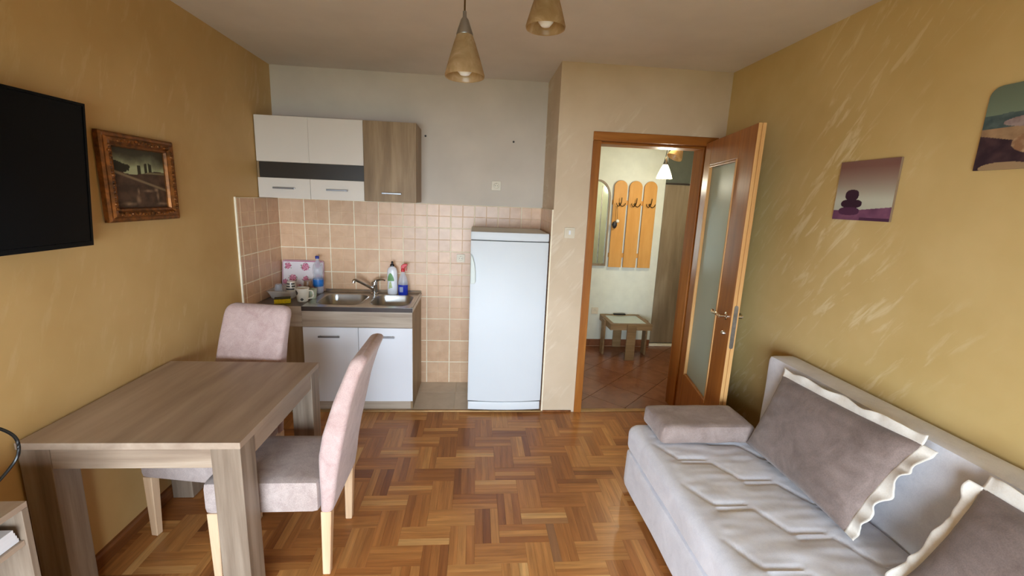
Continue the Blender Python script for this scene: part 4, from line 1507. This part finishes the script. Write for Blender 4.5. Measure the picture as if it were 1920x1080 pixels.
def pillow(name, label, TL, TR, BR, BL, nrm, bulge, ruffle_sides, seed=0.0, nu=44, nv=34):
    c_ = (Vector(BL) + Vector(BR)) / 2
    t = thing(name, label, 'pillow', c_, group='taupe sofa pillows')
    TL, TR, BR, BL = map(Vector, (TL, TR, BR, BL))
    n = Vector(nrm).normalized()

    def P(u, v, side):
        # u along the width (0 at the L side), v up; edges pulled in between the corners
        pin_u = 0.030 * (1 - (2 * v - 1) ** 2)
        pin_v = 0.018 * (1 - (2 * u - 1) ** 2)
        uu = pin_u + u * (1 - 2 * pin_u)
        vv = pin_v + v * (1 - 2 * pin_v)
        base = (BL * (1 - uu) + BR * uu) * (1 - vv) + (TL * (1 - uu) + TR * uu) * vv
        s = ((1 - (2 * u - 1) ** 4) * (1 - (2 * v - 1) ** 4))
        s = max(0.0, s) ** 0.62
        h = bulge * s * (1.0 if side > 0 else -0.55)
        e = min(u, 1 - u, v, 1 - v)
        wr = 0.010 * noise.noise(Vector((u * 5 + seed, v * 11, 2.0))) * math.exp(-((e - 0.10) / 0.12) ** 2) + 0.008 * noise.noise(Vector((u * 3, v * 3, seed + 5)))
        if u > 0.62:
            wr += 0.009 * math.sin(v * 46 + 6 * u) * math.exp(-((u - 0.93) / 0.10) ** 2) * s
        return base + n * (h + (wr * s if side > 0 else 0))
    b = bmesh.new()
    grid = {}
    for side in (1, -1):
        for i in range(nu + 1):
            for j in range(nv + 1):
                if side < 0 and (i in (0, nu) or j in (0, nv)):
                    grid[(i, j, -1)] = grid[(i, j, 1)]
                else:
                    grid[(i, j, side)] = b.verts.new(P(i / nu, j / nv, side))
        for i in range(nu):
            for j in range(nv):
                q = (grid[(i, j, side)], grid[(i + 1, j, side)], grid[(i + 1, j + 1, side)], grid[(i, j + 1, side)])
                b.faces.new(q if side > 0 else q[::-1])
    bmesh.ops.recalc_face_normals(b, faces=list(b.faces))
    obj('cover', b, 'taupe', t, True)
    up = ((TL + TR) / 2 - (BL + BR) / 2).normalized()
    rt = ((TR + BR) / 2 - (TL + BL) / 2).normalized()
    for side, width, wav, fwd in ruffle_sides:
        b = bmesh.new()
        rows = []
        N, K = 90, 6
        for i in range(N + 1):
            s = i / N
            if side == 'T':
                a, out = P(s, 1, 1), up
            elif side == 'R':
                a, out = P(1, s, 1), rt
            elif side == 'L':
                a, out = P(0, s, 1), -rt
            else:
                a, out = P(s, 0, 1), -up
            row = []
            for k in range(K + 1):
                f = k / K
                ph = wav * (math.sin(s * 15 + seed * 3 + 4.0 * noise.noise(Vector((s * 4, seed, 0)))) + 0.6 * math.sin(s * 37 + seed + 3.0 * noise.noise(Vector((s * 7, seed, 5)))))
                row.append(b.verts.new(a - out * 0.004 + out * (width * f * (1 + 0.30 * noise.noise(Vector((s * 7, seed, 9))))) + n * (ph * f + fwd * f * f)))
            rows.append(row)
        for A, B in zip(rows[:-1], rows[1:]):
            for k in range(K):
                b.faces.new((A[k], B[k], B[k + 1], A[k + 1]))
        ro = obj('ruffle', b, 'ruffle', t, True)
        sm = ro.modifiers.new('cloth_thickness', 'SOLIDIFY')
        sm.thickness = 0.003
        sm.offset = 0
    return t


pillow('ruffled_pillow', 'large taupe pillow with cream ruffle propped in the middle of the sofa back',
       (1.588, 2.000, 0.835), (1.588, 1.285, 0.872), (1.450, 1.368, 0.452), (1.450, 2.005, 0.452), (-0.93, 0, 0.36), 0.062,
       [('T', 0.042, 0.006, 0.010), ('R', 0.055, 0.014, 0.006)], 1.0)
pillow('ruffled_pillow', 'taupe pillow with cream ruffle at the frame edge, nearest the viewer on the sofa',
       (1.575, 1.085, 0.850), (1.575, 0.420, 0.850), (1.400, 0.420, 0.452), (1.400, 1.125, 0.452), (-0.92, 0, 0.39), 0.085,
       [('T', 0.046, 0.006, 0.010), ('L', 0.034, 0.007, 0.006)], 4.0)

# ================================================================== WALL THINGS
# television (tilted slightly forward)
tv = thing('television', 'large black flat television on the ochre wall', 'television', (-1.545, 1.43, 1.415))
tvb = []


def tilt(b, k=0.075):
    for v in b.verts:
        v.co.x += (v.co.z - 1.415) * k
    return b


ty0_, ty1_, tz0, tz1 = 0.945, 1.908, 1.412, 1.953
obj('housing', tilt(box(-1.590, -1.5455, ty0_, ty1_, tz0, tz1, 0.004)), 'screen', tv)
obj('bezel', tilt(holed([(ty0_, tz0), (ty1_, tz0), (ty1_, tz1), (ty0_, tz1)], [[(ty0_ + 0.010, tz0 + 0.018), (ty1_ - 0.010, tz0 + 0.018), (ty1_ - 0.010, tz1 - 0.010), (ty0_ + 0.010, tz1 - 0.010)]], 'X', -1.5450, -1.5400)), 'screen', tv)
obj('screen', tilt(box(-1.5450, -1.5420, ty0_ + 0.0105, ty1_ - 0.0105, tz0 + 0.0185, tz1 - 0.0105)), 'screen', tv)
obj('wall_bracket', box(XL + 0.0005, -1.575, 1.32, 1.54, 1.52, 1.80, 0.003), 'dark_plastic', tv)


# gilt-framed landscape painting
def landscape(u, v):
    # v up; dusky sky, hills, a path and two pale animals on dark ground
    hill = 0.60 - 0.22 * u + 0.03 * math.sin(u * 9)
    hill2 = 0.60 + 0.035 * math.sin(u * 7 + 2)
    nz = fbm(u, v, 7, 1.0)
    if v > max(hill2, hill if u < 0.4 else 0):
        c = lerp((176, 182, 142), (66, 60, 44), (v - 0.68) / 0.26 + 0.35 * fbm(u, v, 4, 8) + 0.3 * u)
        d = math.hypot((u - 0.12) / 0.20, (v - 0.66) / 0.10)
        if d + 0.25 * nz < 1.0:
            c = (44, 40, 24)
        for tx, hh in ((0.50, 0.72), (0.62, 0.74), (0.70, 0.75)):
            if abs(u - tx) < 0.028 and v < hh + 0.02 * nz:
                c = (52, 48, 32)
        return c
    c = lerp((66, 48, 36), (92, 68, 52), 0.5 + nz)
    d = abs(v - (0.62 - 0.30 * u)) - 0.012
    if d < 0.016 and u > 0.05:
        c = lerp((138, 118, 88), c, d / 0.016)
    if 0.58 < v < 0.62 and u > 0.5:
        c = (128, 116, 84)
    for cx, cy, rx, ry in ((0.27, 0.10, 0.18, 0.045), (0.43, 0.17, 0.05, 0.10), (0.45, 0.30, 0.03, 0.07), (0.62, 0.31, 0.15, 0.035), (0.80, 0.22, 0.035, 0.10), (0.88, 0.10, 0.14, 0.035), (0.78, 0.33, 0.05, 0.04)):
        d = math.hypot((u - cx) / rx, (v - cy) / ry) + 0.3 * fbm(u, v, 12, cx)
        if d < 1:
            c = lerp((156, 128, 100), c, d)
    return c


pt = thing('framed_painting', 'old landscape painting in an ornate gilt frame', 'painting', (XL, 2.30, 1.49))
py0, py1, pz0, pz1 = 2.068, 2.530, 1.490, 1.882
obj('backing', box(XL + 0.0006, XL + 0.012, py0 + 0.01, py1 - 0.01, pz0 + 0.01, pz1 - 0.01), 'edge_dark', pt)


def molding(a0, a1, w_, flip):
    """Mitred gilt moulding from a0 to a1 (points in y,z on the outer edge), inward width w_."""
    b = bmesh.new()
    A, B = Vector(a0), Vector(a1)
    d = (B - A).normalized()
    inn = Vector((-d.y, d.x)) * flip
    sec = [(0, 0.004), (0, 0.024), (0.008, 0.032), (0.018, 0.030), (0.026, 0.038), (0.040, 0.036), (0.050, 0.026), (0.058, 0.028), (w_, 0.016), (w_, 0.006)]
    rows = []
    for end, sg_ in ((A, 1), (B, -1)):
        rows.append([b.verts.new((XL + 0.004 + hgt, (end + inn * o + d * o * sg_).x, (end + inn * o + d * o * sg_).y)) for o, hgt in sec])
    for i in range(len(sec) - 1):
        b.faces.new((rows[0][i], rows[1][i], rows[1][i + 1], rows[0][i + 1]))
    b.faces.new((rows[0][-1], rows[1][-1], rows[1][0], rows[0][0]))
    b.faces.new(rows[0])
    b.faces.new(rows[1][::-1])
    bmesh.ops.recalc_face_normals(b, faces=list(b.faces))
    L = (B - A).length
    k = 0
    s = 0.06
    rg = random.Random(int(L * 1000))
    while s < L - 0.055:
        p = A + d * s + inn * (0.033 + rg.uniform(-0.004, 0.004))
        r_ = rg.uniform(0.006, 0.010)
        lathe([(0, -r_ * 0.5), (r_ * 0.8, -r_ * 0.2), (r_, 0.1 * r_), (r_ * 0.6, r_ * 0.7), (0, r_)], (XL + 0.040, p.x, p.y), 8, bm=b, axis=(1, rg.uniform(-0.5, 0.5), rg.uniform(-0.5, 0.5)))
        s += 0.021
    return b


for a0, a1 in (((py0, pz0), (py1, pz0)), ((py1, pz0), (py1, pz1)), ((py1, pz1), (py0, pz1)), ((py0, pz1), (py0, pz0))):
    obj('frame_molding', molding(a0, a1, 0.062, 1), 'gold', pt)
ink_grid('canvas', (XL + 0.0135, py0 + 0.050, pz0 + 0.050), (0, py1 - py0 - 0.10, 0), (0, 0, pz1 - pz0 - 0.10), 120, 100, landscape, 'print', pt)


# small canvases on the other wall
def stones(u, v):
    # u: 0 = left as seen from the room
    if v < 0.16 + 0.10 * max(0, u - 0.3):
        c = lerp((104, 62, 92), (140, 92, 120), 0.5 + 0.5 * fbm(u, v, 5, 2))
        if v < 0.05 and u > 0.5:
            c = (84, 48, 76)
        c0 = c
    else:
        c0 = lerp((196, 198, 180), (136, 98, 88), (v - 0.35) / 0.55)
        c0 = lerp(c0, (214, 214, 200), 0.5 * math.exp(-((v - 0.32) / 0.12) ** 2))
    for cx, cy, rx, ry in ((0.29, 0.150, 0.190, 0.068), (0.315, 0.278, 0.190, 0.074), (0.305, 0.425, 0.122, 0.092)):
        if abs((u - cx) / rx) ** 2.6 + (abs(v - cy) / ry) ** 2.6 < 1:
            return (58, 34, 52) if cy > 0.2 else (86, 48, 78)
    return c0


def beach(u, v):
    sky = lerp((124, 140, 120), (104, 116, 100), (v - 0.6) / 0.4)
    c = sky
    if v < 0.66 + 0.02 * fbm(u, v, 5, 1):
        c = lerp((66, 82, 84), (88, 104, 104), 0.5 + fbm(u, v, 8, 2))
    if v < 0.50:
        c = lerp((150, 120, 92), (178, 146, 112), 0.5 + fbm(u, v, 6, 4))
    if v < 0.42 - 0.25 * u and u < 0.75:
        c = lerp((52, 36, 46), (76, 54, 60), 0.5 + fbm(u, v, 7, 9))
    if ((u - 0.62) / 0.42) ** 2 + ((v - 0.55) / 0.075) ** 2 < 1:
        c = lerp((132, 112, 112), (164, 146, 144), 0.5 + fbm(u, v, 9, 6))
    if ((u - 0.80) / 0.48) ** 2 + ((v - 0.30) / 0.17) ** 2 < 1:
        c = lerp((150, 112, 84), (196, 168, 136), 0.5 + 1.3 * fbm(u, v, 9, 5))
    if ((u - 0.30) / 0.25) ** 2 + ((v - 0.02) / 0.07) ** 2 < 1:
        c = (170, 142, 108)
    return c


def canvas_print(name, label, y0, y1, z0, z1, fn, rnd_c=0.0):
    t = thing(name, label, 'picture', (XR, (y0 + y1) / 2, z0))
    ol = [(y0, z0), (y1, z0)]
    if rnd_c:
        ol += [(y1 - rnd_c + rnd_c * math.cos(math.pi / 2 * k / 6), z1 - rnd_c + rnd_c * math.sin(math.pi / 2 * k / 6)) for k in range(7)]
        ol += [(y0 + rnd_c - rnd_c * math.sin(math.pi / 2 * k / 6), z1 - rnd_c + rnd_c * math.cos(math.pi / 2 * k / 6)) for k in range(7)]
    else:
        ol += [(y1, z1), (y0, z1)]
    obj('board', prism(ol, 'X', XR - 0.011, XR - 0.0006, 0.001), plain('picture_edge', (146, 122, 98), 0.6), t)
    b = bmesh.new()
    lay = b.verts.layers.float_color.new('ink')
    nu, nv = 150, 132
    rows = []
    for j in range(nv + 1):
        row = []
        for i in range(nu + 1):
            u, v = i / nu, j / nv
            y, z = y1 + (y0 - y1) * u, z0 + (z1 - z0) * v
            if rnd_c and z > z1 - rnd_c:
                hw_ = (y1 - y0) / 2 - rnd_c + math.sqrt(max(0, rnd_c ** 2 - (z - z1 + rnd_c) ** 2))
                y = (y0 + y1) / 2 + (y - (y0 + y1) / 2) * hw_ / ((y1 - y0) / 2)
            vt = b.verts.new((XR - 0.0116, y, z))
            vt[lay] = lin(fn(u, v))
            row.append(vt)
        rows.append(row)
    for j in range(nv):
        for i in range(nu):
            b.faces.new((rows[j][i], rows[j][i + 1], rows[j + 1][i + 1], rows[j + 1][i]))
    obj('print', b, 'print', t)


canvas_print('stone_picture', 'small picture of stacked dark stones over a purple shore', 1.799, 2.112, 1.630, 1.905, stones)
canvas_print('beach_picture', 'picture of pale stones by the sea with rounded upper corners', 1.200, 1.512, 1.829, 2.112, beach, 0.035)

# ================================================================== PENDANT LAMP
pl_ = thing('pendant_lamp', 'ceiling lamp with two hanging amber glass cone shades', 'lamp', (0.075, 1.45, H))
obj('ceiling_plate', lathe([(0, 0), (0.075, 0), (0.075, -0.016), (0.05, -0.03), (0, -0.03)], (0.075, 1.45, H - 0.0006), 28), 'alu', pl_, True)
for (x, y, z, dr) in ((-0.044, 1.45, 2.020, (-0.02, 0.02, 1)), (0.197, 1.45, 2.172, (0.0, 0.0, 1))):
    dv = Vector(dr).normalized()
    shp = [(0.0235, 0.120), (0.033, 0.095), (0.046, 0.055), (0.056, 0.022), (0.0605, 0.006), (0.0595, 0.0), (0.0565, 0.002), (0.052, 0.022), (0.042, 0.055), (0.029, 0.095), (0.020, 0.120)]
    obj('shade', lathe(shp, (x, y, z), 32, closed=True, axis=dr), 'shade', pl_, True)
    obj('cap', lathe([(0, 0.185), (0.0055, 0.184), (0.0062, 0.168), (0.012, 0.160), (0.0255, 0.1205), (0.0245, 0.1175), (0.0, 0.1195)], (x, y, z), 24, axis=dr), 'alu', pl_, True)
    obj('bulb', lathe([(0, 0.004), (0.014, 0.007), (0.023, 0.018), (0.025, 0.034), (0.016, 0.062), (0.011, 0.080), (0.011, 0.118), (0, 0.118)], (x, y, z), 18, axis=dr), 'white_lac', pl_, True)
    top = Vector((x, y, z)) + dv * 0.183
    obj('cord', tube([top, (top.x, top.y, (top.z + H) / 2), (0.075 + (x - 0.075) * 0.35, y, H - 0.028)], 0.0028, 8), 'hook', pl_)

# ================================================================== SHELF UNIT AT THE LOWER EDGE
su = thing('shelf_unit', 'low open oak shelf unit between the viewer and the table', 'shelf', (-1.43, 0.82, 0))
sx0, sx1, sy0, sy1, sz = XL + 0.018, -1.250, 0.44, 1.205, 0.768
obj('side_panel', box(sx0, sx1, sy1 - 0.018, sy1, 0.001, sz - 0.0185, 0.001), 'oak_z', su)
obj('side_panel', box(sx0, sx1, sy0, sy0 + 0.018, 0.001, sz - 0.0185, 0.001), 'oak_z', su)
obj('top_panel', box(sx0, sx1, sy0, sy1, sz - 0.018, sz, 0.001), 'oak', su)
obj('shelf', box(sx0, sx1 - 0.006, sy0 + 0.0185, sy1 - 0.0185, 0.640, 0.656, 0.001), 'oak', su)
obj('shelf', box(sx0, sx1 - 0.006, sy0 + 0.0185, sy1 - 0.0185, 0.34, 0.358, 0.001), 'oak', su)
obj('shelf', box(sx0, sx1 - 0.006, sy0 + 0.0185, sy1 - 0.0185, 0.05, 0.068, 0.001), 'oak', su)
obj('back_panel', box(sx0, sx0 + 0.005, sy0 + 0.0185, sy1 - 0.0185, 0.069, 0.6395), 'oak', su)
bks = [('paper_stack', 'sheaf of white paper on the upper shelf of the shelf unit', 'paper', (-1.480, -1.260, 0.96, 1.172), 0.6565, 0.052)]
for nm, lb, mt, (x0, x1, y0, y1), z, h in bks:
    t = thing(nm, lb, 'papers', ((x0 + x1) / 2, (y0 + y1) / 2, z))
    for k in range(4):
        a = (k - 1.5) * 0.006
        obj('sheet_bundle', box(x0 + a, x1 + a * 0.5, y0 - a, y1 - a, z + 0.0003 + k * h / 4, z + (k + 1) * h / 4 - 0.0003, 0.001), mt, t)
rt_ = thing('router', 'black wireless router on top of the shelf unit', 'router', (-1.40, 1.03, sz))
obj('case', prism([(0.95, sz + 0.003), (1.10, sz + 0.003), (1.105, sz + 0.02), (1.09, sz + 0.034), (0.96, sz + 0.034)], 'X', -1.50, -1.30, 0.004), 'black', rt_)
for x in (-1.48, -1.32):
    obj('foot', box(x - 0.01, x + 0.01, 1.0, 1.02, sz + 0.0004, sz + 0.0028), 'dark_plastic', rt_)
cb_ = spline([(-1.40, 1.112, sz + 0.02), (-1.375, 1.22, sz + 0.012), (-1.352, 1.285, 0.83), (-1.341, 1.30, 0.875), (-1.350, 1.295, 0.925), (-1.39, 1.26, 0.972), (-1.46, 1.20, 0.99), (-1.55, 1.12, 0.96), (-1.612, 1.08, 0.93)], 8)
tag(obj('cable', tube(cb_, 0.0045, 8), 'black', origin=(-1.40, 1.112, sz), smooth=True), 'black cable looping up from the router beside the table corner', 'cable')
